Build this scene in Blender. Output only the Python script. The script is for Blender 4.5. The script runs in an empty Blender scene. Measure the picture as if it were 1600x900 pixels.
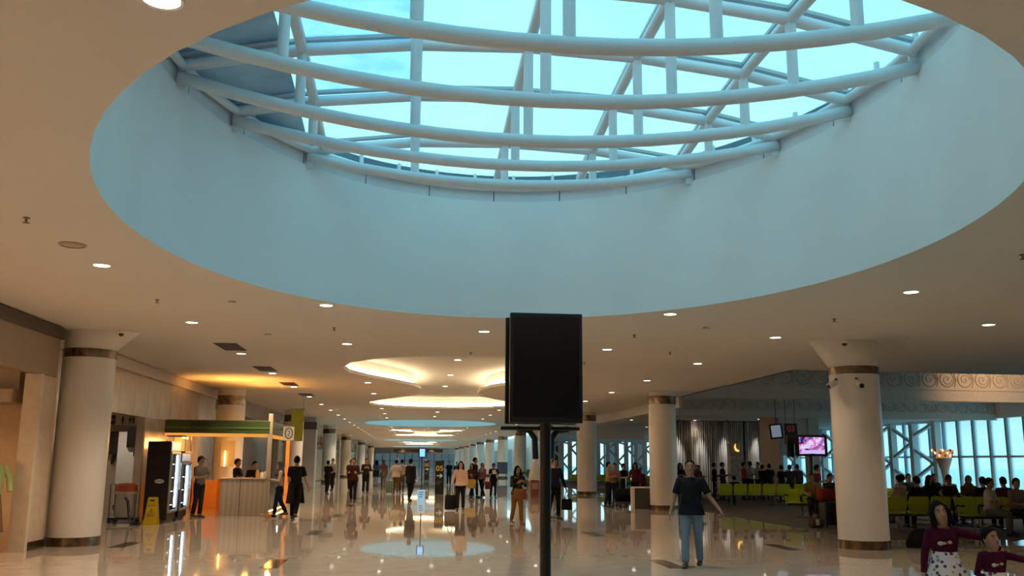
import bpy, bmesh, math, random
import numpy as np
from mathutils import Vector, Matrix, Euler

SC = bpy.context.scene
COL = SC.collection
PI = math.pi
R = math.radians
RNG = random.Random(7)

# ------------------------------------------------------------------ camera
YAW, PITCH, ROLL, EYE, FPX = 0.10855, 0.18770, 0.008, 1.6, 1423.0
fw = Vector((math.sin(YAW) * math.cos(PITCH), math.cos(YAW) * math.cos(PITCH), math.sin(PITCH)))
rt0 = Vector((math.cos(YAW), -math.sin(YAW), 0))
up0 = rt0.cross(fw)
rt = rt0 * math.cos(ROLL) + up0 * math.sin(ROLL)
up = up0 * math.cos(ROLL) - rt0 * math.sin(ROLL)
cam = bpy.data.cameras.new('camera')
cam.sensor_width = 36.0
cam.lens = 36.0 * FPX / 1600.0
cam.clip_end = 800
camo = bpy.data.objects.new('camera', cam)
COL.objects.link(camo)
camo.matrix_world = Matrix(((rt.x, up.x, -fw.x, 0), (rt.y, up.y, -fw.y, 0), (rt.z, up.z, -fw.z, EYE), (0, 0, 0, 1)))
SC.camera = camo

# ------------------------------------------------------------------ sky
SKY_STRENGTH = 1.2
W = bpy.data.worlds.new('sky')
SC.world = W
W.use_nodes = True
nt = W.node_tree
nt.nodes.clear()
o_ = nt.nodes.new('ShaderNodeOutputWorld')
bg = nt.nodes.new('ShaderNodeBackground')
tc = nt.nodes.new('ShaderNodeTexCoord')
sp = nt.nodes.new('ShaderNodeSeparateXYZ')
rp = nt.nodes.new('ShaderNodeValToRGB')
rp.color_ramp.elements[0].position = 0.0
rp.color_ramp.elements[0].color = (0.84, 1.12, 1.22, 1)
rp.color_ramp.elements[1].position = 0.75
rp.color_ramp.elements[1].color = (0.22, 0.80, 1.08, 1)
e_ = rp.color_ramp.elements.new(0.35)
e_.color = (0.42, 0.96, 1.16, 1)
nz = nt.nodes.new('ShaderNodeTexNoise')
nz.inputs['Scale'].default_value = 3.0
nz.inputs['Detail'].default_value = 4.0
rp2 = nt.nodes.new('ShaderNodeValToRGB')
rp2.color_ramp.elements[0].position = 0.42
rp2.color_ramp.elements[1].position = 0.66
rp2.color_ramp.elements[0].color = (0, 0, 0, 1)
rp2.color_ramp.elements[1].color = (0.55, 0.55, 0.55, 1)
mx = nt.nodes.new('ShaderNodeMix')
mx.data_type = 'RGBA'
mx.inputs[7].default_value = (0.54, 1.02, 1.16, 1)
L_ = nt.links.new
L_(tc.outputs['Generated'], sp.inputs[0])
L_(sp.outputs['Z'], rp.inputs[0])
L_(tc.outputs['Generated'], nz.inputs['Vector'])
L_(nz.outputs[0], rp2.inputs[0])
L_(rp2.outputs[0], mx.inputs[0])
L_(rp.outputs[0], mx.inputs[6])
L_(mx.outputs[2], bg.inputs['Color'])
bg.inputs['Strength'].default_value = SKY_STRENGTH
L_(bg.outputs[0], o_.inputs[0])

SC.view_settings.view_transform = 'Standard'
SC.view_settings.look = 'None'
SC.view_settings.gamma = 1
SC.view_settings.use_curve_mapping = False
SC.view_settings.exposure = 0.2
try:
    SC.cycles.max_bounces = 8
    SC.cycles.diffuse_bounces = 4
    SC.cycles.glossy_bounces = 4
    SC.cycles.transparent_max_bounces = 10
    SC.cycles.sample_clamp_indirect = 4.0
    SC.cycles.caustics_reflective = False
    SC.cycles.caustics_refractive = False
    SC.cycles.use_denoising = True
except Exception:
    pass
SPOT_W = 190.0
WARM = (1.0, 0.735, 0.50)
ORANGE = (1.0, 0.42, 0.08)

# ------------------------------------------------------------------ materials
MATS = {}


def mat(name, col, rough=0.5, metal=0.0, emit=0.0, ecol=None, vary=0.06, scale=6.0, bump=0.0, spec=0.5, bscale=None):
    if name in MATS:
        return MATS[name]
    m = bpy.data.materials.new(name)
    m.use_nodes = True
    t = m.node_tree
    b = t.nodes['Principled BSDF']
    b.inputs['Base Color'].default_value = (*col, 1)
    b.inputs['Roughness'].default_value = rough
    b.inputs['Metallic'].default_value = metal
    b.inputs['Specular IOR Level'].default_value = spec
    if emit:
        b.inputs['Emission Color'].default_value = (*(ecol or col), 1)
        b.inputs['Emission Strength'].default_value = emit
    if vary or bump:
        c = t.nodes.new('ShaderNodeTexCoord')
        n = t.nodes.new('ShaderNodeTexNoise')
        n.inputs['Scale'].default_value = scale
        n.inputs['Detail'].default_value = 3
        t.links.new(c.outputs['Object'], n.inputs['Vector'])
        if vary:
            r = t.nodes.new('ShaderNodeValToRGB')
            r.color_ramp.elements[0].position = 0.3
            r.color_ramp.elements[1].position = 0.7
            r.color_ramp.elements[0].color = (*[max(0, x * (1 - vary)) for x in col], 1)
            r.color_ramp.elements[1].color = (*[min(1, x * (1 + vary)) for x in col], 1)
            t.links.new(n.outputs[0], r.inputs[0])
            t.links.new(r.outputs[0], b.inputs['Base Color'])
        if bump:
            bp = t.nodes.new('ShaderNodeBump')
            bp.inputs['Strength'].default_value = bump
            bp.inputs['Distance'].default_value = 0.02
            n2 = t.nodes.new('ShaderNodeTexNoise')
            n2.inputs['Scale'].default_value = bscale or scale * 6
            t.links.new(c.outputs['Object'], n2.inputs['Vector'])
            t.links.new(n2.outputs[0], bp.inputs['Height'])
            t.links.new(bp.outputs[0], b.inputs['Normal'])
    MATS[name] = m
    return m


def glow(name, col, strength):
    if name in MATS:
        return MATS[name]
    m = bpy.data.materials.new(name)
    m.use_nodes = True
    t = m.node_tree
    t.nodes.clear()
    o = t.nodes.new('ShaderNodeOutputMaterial')
    e = t.nodes.new('ShaderNodeEmission')
    e.inputs[0].default_value = (*col, 1)
    e.inputs[1].default_value = strength
    t.links.new(e.outputs[0], o.inputs[0])
    MATS[name] = m
    return m


def glass(name, tint, refl=0.05, dirt=0.0, dirtcol=(0.3, 0.45, 0.55)):
    if name in MATS:
        return MATS[name]
    m = bpy.data.materials.new(name)
    m.use_nodes = True
    t = m.node_tree
    t.nodes.clear()
    o = t.nodes.new('ShaderNodeOutputMaterial')
    tr = t.nodes.new('ShaderNodeBsdfTransparent')
    tr.inputs[0].default_value = (*tint, 1)
    gl = t.nodes.new('ShaderNodeBsdfGlossy')
    gl.inputs['Roughness'].default_value = 0.03
    mi = t.nodes.new('ShaderNodeMixShader')
    mi.inputs[0].default_value = refl
    t.links.new(tr.outputs[0], mi.inputs[1])
    t.links.new(gl.outputs[0], mi.inputs[2])
    last = mi
    if dirt:
        df = t.nodes.new('ShaderNodeBsdfTranslucent')
        df.inputs[0].default_value = (*dirtcol, 1)
        c = t.nodes.new('ShaderNodeTexCoord')
        n = t.nodes.new('ShaderNodeTexNoise')
        n.inputs['Scale'].default_value = 2.2
        n.inputs['Detail'].default_value = 5
        r = t.nodes.new('ShaderNodeValToRGB')
        r.color_ramp.elements[0].position = 0.4
        r.color_ramp.elements[1].position = 0.65
        r.color_ramp.elements[0].color = (0, 0, 0, 1)
        r.color_ramp.elements[1].color = (dirt, dirt, dirt, 1)
        t.links.new(c.outputs['Object'], n.inputs['Vector'])
        t.links.new(n.outputs[0], r.inputs[0])
        m2 = t.nodes.new('ShaderNodeMixShader')
        t.links.new(r.outputs[0], m2.inputs[0])
        t.links.new(mi.outputs[0], m2.inputs[1])
        t.links.new(df.outputs[0], m2.inputs[2])
        last = m2
    t.links.new(last.outputs[0], o.inputs[0])
    MATS[name] = m
    return m


M_CEIL = mat('ceiling paint', (0.80, 0.765, 0.71), 0.75, vary=0.02, scale=0.5, spec=0.2)
M_WELL = mat('well paint', (0.84, 0.84, 0.82), 0.8, vary=0.03, scale=0.7, spec=0.2)
M_WHITE = mat('white paint', (0.78, 0.76, 0.72), 0.55, vary=0.03)
M_COLUMN = mat('column enamel', (0.80, 0.76, 0.70), 0.32, vary=0.02, scale=1.5)
M_STEEL = mat('white steel', (0.72, 0.74, 0.76), 0.38, vary=0.03)
M_BAND = mat('brushed bronze steel', (0.20, 0.145, 0.095), 0.24, 0.85, vary=0.5, scale=7)
M_MARBLE = mat('cream marble', (0.62, 0.54, 0.44), 0.22, vary=0.10, scale=1.2)
M_TAN = mat('tan fascia', (0.28, 0.20, 0.12), 0.5, vary=0.05)
M_DBROWN = mat('dark brown fascia', (0.06, 0.035, 0.02), 0.5)
M_BLACK = mat('black plastic', (0.012, 0.012, 0.013), 0.28, vary=0.1)
M_SCREEN = mat('dark screen glass', (0.008, 0.008, 0.009), 0.12, vary=0.0)
M_DARK = mat('dark interior', (0.05, 0.048, 0.045), 0.7, vary=0.2)
M_CARPET = mat('brown carpet', (0.085, 0.07, 0.055), 0.95, vary=0.3, scale=30, bump=0.3)
M_GREEN = mat('lime vinyl', (0.40, 0.50, 0.02), 0.42, vary=0.06)
M_CHROME = mat('chrome', (0.62, 0.62, 0.63), 0.16, 1.0, vary=0.05)
M_GREYM = mat('grey metal', (0.16, 0.16, 0.17), 0.4, 0.7)
M_GLASS = glass('roof glass', (0.95, 1.0, 1.0))
M_DIRTY = glass('stained roof glass', (0.85, 0.95, 1.0), dirt=0.42, dirtcol=(0.55, 0.7, 0.8))
M_WGLASS = glass('window glass', (0.92, 1.0, 1.0))
M_FROST = glass('frosted film glass', (0.95, 1.0, 1.0), dirt=0.0)
_t = M_FROST.node_tree
_f = _t.nodes.new('ShaderNodeBsdfTranslucent')
_f.inputs[0].default_value = (0.86, 0.95, 0.97, 1)
_m = _t.nodes.new('ShaderNodeMixShader')
_m.inputs[0].default_value = 0.5
_o = [n for n in _t.nodes if n.type == 'OUTPUT_MATERIAL'][0]
_l = _o.inputs[0].links[0].from_socket
_t.links.new(_l, _m.inputs[1])
_t.links.new(_f.outputs[0], _m.inputs[2])
_t.links.new(_m.outputs[0], _o.inputs[0])
M_DIM = glass('grey tinted glass', (0.24, 0.27, 0.28))
M_LENS = glow('lamp lens', (1.0, 0.90, 0.76), 9.0)
M_LED = glow('warm led strip', (1.0, 0.78, 0.48), 24.0)

# floor: polished stone, fine speckle, nearly mirror smooth
MF = mat('polished stone floor', (0.56, 0.49, 0.40), 0.06, vary=0.08, scale=3.0)
_b = MF.node_tree.nodes['Principled BSDF']
_n = MF.node_tree.nodes.new('ShaderNodeTexNoise')
_n.inputs['Scale'].default_value = 0.6
_r = MF.node_tree.nodes.new('ShaderNodeMapRange')
_r.inputs['To Min'].default_value = 0.012
_r.inputs['To Max'].default_value = 0.045
MF.node_tree.links.new(_n.outputs[0], _r.inputs[0])
MF.node_tree.links.new(_r.outputs[0], _b.inputs['Roughness'])
_b.inputs['IOR'].default_value = 1.55


# ------------------------------------------------------------------ mesh helpers
class MB:
    def __init__(self):
        self.v, self.f, self.m = [], [], []

    def add(self, vs, fs, mi=0):
        o = len(self.v)
        self.v += [tuple(map(float, p)) for p in vs]
        self.f += [tuple(i + o for i in f) for f in fs]
        self.m += [mi] * len(fs)
        return self

    def box(self, c, s, mi=0, rz=0.0, rot=None):
        x, y, z = s[0] / 2, s[1] / 2, s[2] / 2
        vs = [Vector(p) for p in ((-x, -y, -z), (x, -y, -z), (x, y, -z), (-x, y, -z), (-x, -y, z), (x, -y, z), (x, y, z), (-x, y, z))]
        mt = rot or Matrix.Rotation(rz, 3, 'Z')
        vs = [mt @ p + Vector(c) for p in vs]
        return self.add(vs, [(0, 3, 2, 1), (4, 5, 6, 7), (0, 1, 5, 4), (1, 2, 6, 5), (2, 3, 7, 6), (3, 0, 4, 7)], mi)

    def bb(self, x0, x1, y0, y1, z0, z1, mi=0):
        return self.box(((x0 + x1) / 2, (y0 + y1) / 2, (z0 + z1) / 2), (x1 - x0, y1 - y0, z1 - z0), mi)

    def tube(self, pts, rad, n=10, mi=0, ref=None, cap=True, phase=0.0):
        pts = [Vector(p) for p in pts]
        k = len(pts)
        if not hasattr(rad, '__len__'):
            rad = [rad] * k
        tang = []
        for i in range(k):
            a = pts[max(0, i - 1)]
            b = pts[min(k - 1, i + 1)]
            d = b - a
            tang.append(d.normalized() if d.length > 1e-9 else Vector((0, 0, 1)))
        u = Vector(ref) if ref else (Vector((1, 0, 0)) if abs(tang[0].x) < 0.9 else Vector((0, 1, 0)))
        vs = []
        for i in range(k):
            t = tang[i]
            u = u - t * u.dot(t)
            if u.length < 1e-6:
                u = t.orthogonal()
            u.normalize()
            w = t.cross(u)
            r = rad[i]
            ru, rv = (r if hasattr(r, '__len__') else (r, r))
            for j in range(n):
                a = 2 * PI * j / n + phase
                vs.append(pts[i] + u * (math.cos(a) * ru) + w * (math.sin(a) * rv))
        fs = []
        for i in range(k - 1):
            for j in range(n):
                a, b = i * n + j, i * n + (j + 1) % n
                fs.append((a, b, b + n, a + n))
        if cap:
            fs.append(tuple(range(n - 1, -1, -1)))
            fs.append(tuple((k - 1) * n + j for j in range(n)))
        return self.add(vs, fs, mi)

    def cyl(self, p0, p1, r0, r1=None, n=16, mi=0):
        return self.tube([p0, p1], [r0, r0 if r1 is None else r1], n, mi)

    def lathe(self, prof, n=24, c=(0, 0, 0), mi=0, sx=1, sy=1):
        vs, fs = [], []
        for r, z in prof:
            for j in range(n):
                a = 2 * PI * j / n
                vs.append((c[0] + r * sx * math.cos(a), c[1] + r * sy * math.sin(a), c[2] + z))
        for i in range(len(prof) - 1):
            for j in range(n):
                a, b = i * n + j, i * n + (j + 1) % n
                fs.append((a, b, b + n, a + n))
        if prof[0][0] > 1e-6:
            fs.append(tuple(range(n - 1, -1, -1)))
        if prof[-1][0] > 1e-6:
            fs.append(tuple((len(prof) - 1) * n + j for j in range(n)))
        return self.add(vs, fs, mi)

    def ell(self, c, r, n=12, k=8, mi=0, rot=None):
        prof = [(math.sin(PI * i / k), -math.cos(PI * i / k)) for i in range(k + 1)]
        vs, fs = [], []
        for a, z in prof:
            for j in range(n):
                t = 2 * PI * j / n
                p = Vector((a * math.cos(t) * r[0], a * math.sin(t) * r[1], z * r[2]))
                if rot:
                    p = rot @ p
                vs.append(p + Vector(c))
        for i in range(k):
            for j in range(n):
                a, b = i * n + j, i * n + (j + 1) % n
                fs.append((a, b, b + n, a + n))
        return self.add(vs, fs, mi)

    def prism(self, poly, z0, z1, mi=0):
        n = len(poly)
        vs = [(x, y, z0) for x, y in poly] + [(x, y, z1) for x, y in poly]
        fs = [tuple(range(n - 1, -1, -1)), tuple(range(n, 2 * n))]
        fs += [(i, (i + 1) % n, n + (i + 1) % n, n + i) for i in range(n)]
        return self.add(vs, fs, mi)

    def mesh(self, name, mats, smooth=False):
        me = bpy.data.meshes.new(name)
        me.from_pydata(self.v, [], self.f)
        for m in (mats if isinstance(mats, (list, tuple)) else [mats]):
            me.materials.append(m)
        me.polygons.foreach_set('material_index', self.m)
        me.update()
        bm = bmesh.new()
        bm.from_mesh(me)
        bmesh.ops.remove_doubles(bm, verts=bm.verts, dist=1e-5)
        bmesh.ops.recalc_face_normals(bm, faces=bm.faces)
        bm.to_mesh(me)
        bm.free()
        if smooth:
            me.polygons.foreach_set('use_smooth', [True] * len(me.polygons))
        return me

    def build(self, name, mats, parent=None, smooth=False, bevel=0.0, auto=True):
        me = self.mesh(name, mats, smooth)
        ob = link(name, me, parent)
        if smooth and auto:
            sharp(me)
        if bevel:
            md = ob.modifiers.new('bevel', 'BEVEL')
            md.width = bevel
            md.segments = 2
            md.limit_method = 'ANGLE'
        return ob


def sharp(me, ang=0.7):
    bm = bmesh.new()
    bm.from_mesh(me)
    for e in bm.edges:
        if len(e.link_faces) == 2 and e.calc_face_angle(0) > ang:
            e.smooth = False
    bm.to_mesh(me)
    bm.free()


def link(name, data, parent=None):
    ob = bpy.data.objects.new(name, data)
    COL.objects.link(ob)
    if parent:
        ob.parent = parent
    return ob


def tag(o, label=None, cat=None, group=None, kind=None):
    if label:
        o['label'] = label
    if cat:
        o['category'] = cat
    if group:
        o['group'] = group
    if kind:
        o['kind'] = kind
    return o


def thing(name, label, cat, loc=(0, 0, 0), rz=0.0, group=None):
    o = bpy.data.objects.new(name, None)
    COL.objects.link(o)
    o.empty_display_size = 0.2
    o.location = loc
    o.rotation_euler = (0, 0, rz)
    return tag(o, label, cat, group)


def dup(root, loc, rz=0.0, label=None):
    r = root.copy()
    COL.objects.link(r)
    r.location = loc
    r.rotation_euler = (0, 0, rz)
    if label:
        r['label'] = label
    for ch in root.children:
        c = ch.copy()
        COL.objects.link(c)
        c.parent = r
        for g in ch.children:
            d = g.copy()
            COL.objects.link(d)
            d.parent = c
    return r


def struct(name, mb, mats, parent=None, smooth=False, bevel=0.0):
    o = mb.build(name, mats, parent, smooth, bevel)
    if not parent:
        o['kind'] = 'structure'
    return o


def text(name, s, size, loc, m, parent, depth=0.004, align='CENTER', rz=0.0):
    cu = bpy.data.curves.new(name, 'FONT')
    cu.body = s
    cu.size = size
    cu.extrude = depth
    cu.align_x = align
    cu.align_y = 'CENTER'
    tmp = bpy.data.objects.new(name, cu)
    COL.objects.link(tmp)
    dg = bpy.context.evaluated_depsgraph_get()
    me = bpy.data.meshes.new_from_object(tmp.evaluated_get(dg))
    bpy.data.objects.remove(tmp)
    me.name = name
    me.transform(Matrix.Translation(loc) @ Matrix.Rotation(rz, 4, 'Z') @ Matrix.Rotation(PI / 2, 4, 'X'))
    me.materials.clear()
    me.materials.append(m)
    return link(name, me, parent)


def spot(loc, power, col=WARM, size=115, blend=0.7, rad=0.06, target=None, parent=None):
    l = bpy.data.lights.new('lamp', 'SPOT')
    l.energy = power
    l.color = col
    l.spot_size = R(size)
    l.spot_blend = blend
    l.shadow_soft_size = rad
    o = link('lamp', l, parent)
    o.location = loc
    if target is not None:
        d = Vector(target) - Vector(loc)
        o.rotation_euler = d.to_track_quat('-Z', 'Y').to_euler()
    return o


def ordinal(i):
    w = ['first', 'second', 'third', 'fourth', 'fifth', 'sixth', 'seventh', 'eighth', 'ninth', 'tenth', 'eleventh', 'twelfth', 'thirteenth',
         'fourteenth', 'fifteenth', 'sixteenth', 'seventeenth', 'eighteenth', 'nineteenth', 'twentieth']
    if i < 20:
        return w[i]
    tens = ['', '', 'twenty', 'thirty', 'forty'][(i + 1) // 10]
    r_ = (i + 1) % 10
    return tens + ('-' + w[r_ - 1] if r_ else 'th')


# ------------------------------------------------------------------ shell
H = 4.0
XL, XR, YB, YE = -7.0, 25.7, -10.0, 190.0
ECX, ECY, EA, EB = 1.34, 9.65, 4.35, 5.68
PERIOD = 52.0
NE = 72


def ellipse(cy, a=EA, b=EB, n=NE, cx=ECX):
    return [(cx + a * math.cos(2 * PI * i / n), cy + b * math.sin(2 * PI * i / n)) for i in range(n)]


COVE_HALF = [(-11.15, 0.5), (-10.9, 1.2), (-10.3, 2.2), (-9.3, 2.9), (-8.0, 3.2), (-6.6, 3.1), (-5.2, 2.65), (-3.8, 1.95), (-2.2, 1.25), (-0.8, 1.02)]


def cove_outline(cy, off=0.0):
    half = COVE_HALF + [(-y, w) for y, w in reversed(COVE_HALF)]
    right = [(1.36 + w + off, cy + y * (1 + off / 11)) for y, w in half]
    left = [(1.36 - w - off, cy + y * (1 + off / 11)) for y, w in reversed(half)]
    return right + left


WELLS = [ECY, ECY + PERIOD, ECY + 2 * PERIOD, ECY + 3 * PERIOD]
COVES = [32.45, 32.45 + PERIOD, 32.45 + 2 * PERIOD]

b = MB()
b.bb(-12, 27, YB, YE, -0.2, 0.0)
floor = struct('floor', b, MF)
# dark stone strips let into the floor
strip = MB().bb(-0.14, 0.14, -0.6, 0.6, 0.0, 0.002).mesh('inlay', mat('dark stone inlay', (0.05, 0.04, 0.035), 0.12))
for k in range(9):
    for x, y in ((-2.05, 15.05 + 6.2 * k), (4.14, 14.75 + 6.1 * k), (-5.25, 18.35 + 12.4 * k), (7.22, 17.6 + 12.4 * k)):
        if y < 60:
            link('inlay', strip, floor).location = (x, y, 0)
b = MB()
b.bb(9.8, XR - 0.05, 19.3, 74.8, 0.0, 0.012)
struct('floor_carpet', b, M_CARPET)


def plate_with_holes(name, outer, holes, z, m):
    bm = bmesh.new()
    edges = []
    for loop in [outer] + holes:
        vs = [bm.verts.new((x, y, z)) for x, y in loop]
        for i in range(len(vs)):
            edges.append(bm.edges.new((vs[i], vs[(i + 1) % len(vs)])))
    bmesh.ops.triangle_fill(bm, use_beauty=True, use_dissolve=False, edges=edges, normal=(0, 0, -1))
    for f in bm.faces:
        if f.normal.z > 0:
            f.normal_flip()
    me = bpy.data.meshes.new(name)
    bm.to_mesh(me)
    bm.free()
    me.materials.append(m)
    o = link(name, me)
    o['kind'] = 'structure'
    return o


plate_with_holes('ceiling', [(-12, YB), (27, YB), (27, 23), (10, 23), (10, YE), (-12, YE)],
                 [ellipse(c) for c in WELLS] + [cove_outline(c) for c in COVES], H, M_CEIL)
# raised and lowered ceilings of the waiting bay on the right
b = MB()
b.bb(9.9, 27, 22.9, 33.2, 5.2, 5.3)
b.bb(9.9, 10.0, 22.9, 33.2, 4.0, 5.3)
b.bb(9.9, 27, 22.9, 23.0, 4.0, 5.3)
b.bb(9.9, 27, 33.2, 38.2, 4.3, 4.4)
b.bb(9.9, 27, 38.2, 75.2, 3.75, 3.85)
b.bb(9.9, 10.0, 33.2, 75.2, 3.6, 4.4)
struct('ceiling_bay', b, M_CEIL)

# elliptical wells
for i, c in enumerate(WELLS):
    b = MB()
    p = ellipse(c)
    n = len(p)
    vs = [(x, y, H) for x, y in p] + [(x, y, 6.06) for x, y in p]
    po = ellipse(c, EA + 0.15, EB + 0.15)
    vs += [(x, y, 6.06) for x, y in po] + [(x, y, H + 0.02) for x, y in po]
    fs = []
    for j in range(n):
        k = (j + 1) % n
        for q in range(3):
            fs.append((q * n + j, q * n + k, (q + 1) * n + k, (q + 1) * n + j))
    b.add(vs, fs)
    struct('wall_skylight_well' if i == 0 else 'wall_skylight_well.%03d' % i, b, M_WELL, smooth=True)

# peanut shaped coves with hidden warm strips
for i, c in enumerate(COVES):
    inn, out = cove_outline(c), cove_outline(c, 0.28)
    n = len(inn)
    b = MB()
    vs = []
    for loop, z in ((inn, H), (inn, H + 0.10), (out, H + 0.10), (out, H + 0.52)):
        vs += [(x, y, z) for x, y in loop]
    fs = []
    for j in range(n):
        k = (j + 1) % n
        for q in range(3):
            fs.append((q * n + j, q * n + k, (q + 1) * n + k, (q + 1) * n + j))
    b.add(vs, fs)
    top = len(b.v)
    cx = [(1.36, y) for _, y in out]
    for j in range(n // 2 - 1):
        a0, a1 = out[j], out[j + 1]
        m0, m1 = out[n - 1 - j], out[n - 2 - j]
        b.add([(*a0, H + 0.52), (*a1, H + 0.52), (*m1, H + 0.52), (*m0, H + 0.52)], [(0, 1, 2, 3)])
    cv = struct('ceiling_cove' if i == 0 else 'ceiling_cove.%03d' % i, b, M_CEIL)
    led = MB()
    mid = cove_outline(c, 0.14)
    led.tube([(x, y, H + 0.125) for x, y in mid] + [(*mid[0], H + 0.125)], 0.022, 6)
    s_ = led.build('led_strip', M_LED, cv)

# outer walls
b = MB()
b.bb(-12.2, 27, YB - 0.2, YB, 0, 4.2)
struct('wall_back', b, M_WHITE)
b = MB()
b.bb(-12.2, 27, YE, YE + 0.2, 2.9, 4.2)
b.bb(-12.2, -7, YE, YE + 0.2, 0, 2.9)
b.bb(9.5, 27, YE, YE + 0.2, 0, 2.9)
struct('wall_far', b, M_WHITE)
far = MB().bb(-7, 9.5, YE + 0.05, YE + 0.07, 0, 2.9)
w9 = MB()
for k in range(12):
    x = -7 + 16.5 * k / 11
    w9.bb(x - 0.08, x + 0.08, YE - 0.05, YE + 0.15, 0, 2.9)
w9.bb(-7, 9.5, YE - 0.05, YE + 0.12, 1.4, 1.5)
wf = struct('window_9', w9, mat('blue grey frame', (0.20, 0.27, 0.32), 0.5))
struct('pane', far, M_DIM, wf)
b = MB()
b.bb(-3.2, 6.4, 181.5, 182.5, 3.1, 3.75)
struct('trim_far_beam', b, M_DBROWN)

# right side wall of the waiting bay: glazing at x = XR
win = MB()
win.bb(XR, XR + 0.25, 20, 75, -0.2, 0.16)
win.bb(XR, XR + 0.25, 20, 75, 3.62, 5.3)
window1 = struct('window_1', win, M_STEEL)
mull = MB().bb(-0.02, 0.16, -0.075, 0.075, 0.16, 3.62).mesh('mullion', mat('mullion paint', (0.32, 0.42, 0.48), 0.45))
pane_hi = MB().bb(0.06, 0.075, -0.55, 0.55, 2.0, 3.62).mesh('pane', M_FROST)
pane_lo = MB().bb(0.06, 0.075, -0.55, 0.55, 0.16, 1.92).mesh('pane', M_FROST)
tran = MB().bb(0.02, 0.12, -0.55, 0.55, 1.92, 2.0).mesh('transom', mat('mullion paint', (0.5, 0.58, 0.62)))
y = 20.6
while y < 75:
    link('mullion', mull, window1).location = (XR, y, 0)
    if y + 1.2 < 75:
        for me in (pane_hi, pane_lo, tran):
            link(me.name.split('.')[0], me, window1).location = (XR, y + 0.6, 0)
    y += 1.2
b = MB()
b.bb(XR, XR + 0.3, YB, 20, 0, 4.2)
b.bb(XR, XR + 0.3, 75, 75.3, 0, 4.2)
struct('wall_right', b, M_WHITE)

# far end of the bay: glazed wall behind white branching steel
endw = MB()
endw.bb(10, XR, 75, 75.2, 3.2, 4.0)
endw.bb(10, XR, 75, 75.2, -0.1, 0.15)
window2 = struct('window_2', endw, M_STEEL)
for k in range(14):
    x = 10.2 + 1.15 * k
    MB().bb(x - 0.06, x + 0.06, 74.95, 75.15, 0.15, 3.2).build('mullion', MATS['mullion paint'], window2)
    if k < 13:
        MB().bb(x + 0.06, x + 1.09, 75.05, 75.07, 0.15, 3.2).build('pane', M_DIM if k % 2 else M_WGLASS, window2)
# corridor side beyond the bay
b = MB()
b.bb(12.0, 12.3, 75.2, YE, 0, 4.2)
struct('wall_corridor_right', b, M_WHITE)
for k in range(7):
    y0 = 78 + 15 * k
    w = MB().bb(11.93, 12.02, y0, y0 + 8, 0.5, 0.62).bb(11.93, 12.02, y0, y0 + 8, 2.9, 3.0)
    for q in range(6):
        w.bb(11.93, 12.02, y0 + 1.6 * q - 0.05, y0 + 1.6 * q + 0.05, 0.5, 3.0)
    wo = struct('window_%d' % (10 + k), w, M_STEEL)
    struct('pane', MB().bb(11.97, 11.99, y0, y0 + 8, 0.62, 2.9), mat('bluish opaque pane', (0.3, 0.5, 0.55), 0.3), wo)  # plain bluish sheet set against the solid wall

# ground outside
b = MB()
b.bb(27.5, 400, -100, 400, -0.6, -0.5)
struct('ground_apron', b, mat('pale concrete', (0.88, 0.88, 0.86), 0.9))


# friezes (carved ornament band over a plain band)
def frieze(name, y, z0, zm, z1, x0, x1):
    b = MB()
    b.bb(x0, x1, y, y + 0.15, z0, z1)
    b.bb(x0, x1, y - 0.05, y, zm - 0.03, zm + 0.03)
    b.bb(x0, x1, y - 0.06, y, z0, z0 + 0.05)
    o = struct(name, b, mat('frieze plaster', (0.66, 0.62, 0.56), 0.7, vary=0.05))
    orn = MB()
    hgt = z1 - zm - 0.06
    x = x0 + hgt * 0.5
    k = 0
    while x < x1 - hgt * 0.4:
        cz = zm + 0.03 + hgt / 2
        rr = hgt * 0.40
        ring = [(x + rr * math.cos(a), y - 0.012, cz + rr * math.sin(a)) for a in [2 * PI * i / 14 for i in range(15)]]
        orn.tube(ring, 0.022, 4)
        sgn = 1 if k % 2 else -1
        sc = [(x + rr * 0.75 * (1 - t) * math.cos(sgn * t * 9), y - 0.012, cz + rr * 0.75 * (1 - t) * math.sin(sgn * t * 9)) for t in [i / 14 for i in range(14)]]
        orn.tube(sc, 0.018, 4)
        orn.tube([(x + rr, y - 0.012, cz - rr), (x + rr * 1.25, y - 0.012, cz), (x + rr, y - 0.012, cz + rr)], 0.02, 4)
        x += hgt
        k += 1
    oo = orn.build('ornament', mat('frieze ornament', (0.55, 0.52, 0.47), 0.7), o)
    oo['kind'] = 'stuff'
    return o


frieze('trim_1', 33.0, 3.97, 4.42, 5.2, 10.0, XR)
frieze('trim_2', 38.0, 3.53, 3.78, 4.32, 10.0, XR)
b = MB().bb(10, 14.2, 55, 55.2, 2.95, 3.75)
struct('trim_3', b, M_WHITE)

# ------------------------------------------------------------------ left side shell
# fascia of the near shop
b = MB()
b.bb(-6.75, -6.55, YB, 17.75, 3.06, 3.77)
struct('wall_left_fascia', b, M_TAN)
b = MB()
b.bb(-6.7, -6.5, YB, 17.8, 3.77, 3.98)
struct('trim_4', b, M_DBROWN)
b = MB()
b.bb(-6.8, -6.6, 17.1, 17.95, 0, 3.06)
b.bb(-12, -6.8, 17.75, 17.95, 0, 4.0)
b.bb(-12, -11.8, YB, 17.95, 0, 4.0)
shopw = struct('wall_shop', b, mat('shop wall paint', (0.72, 0.58, 0.42), 0.6))
b = MB().bb(-6.82, -6.54, 17.02, 17.14, 0, 3.06)
struct('trim_5', b, mat('cream frame', (0.75, 0.66, 0.52), 0.45))
b = MB().bb(-6.585, -6.56, 17.14, 17.95, 0, 0.14)
struct('baseboard_left', b, M_BAND)
b = MB().bb(-11.8, -6.75, YB, 17.75, 3.2, 3.3)
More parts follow.
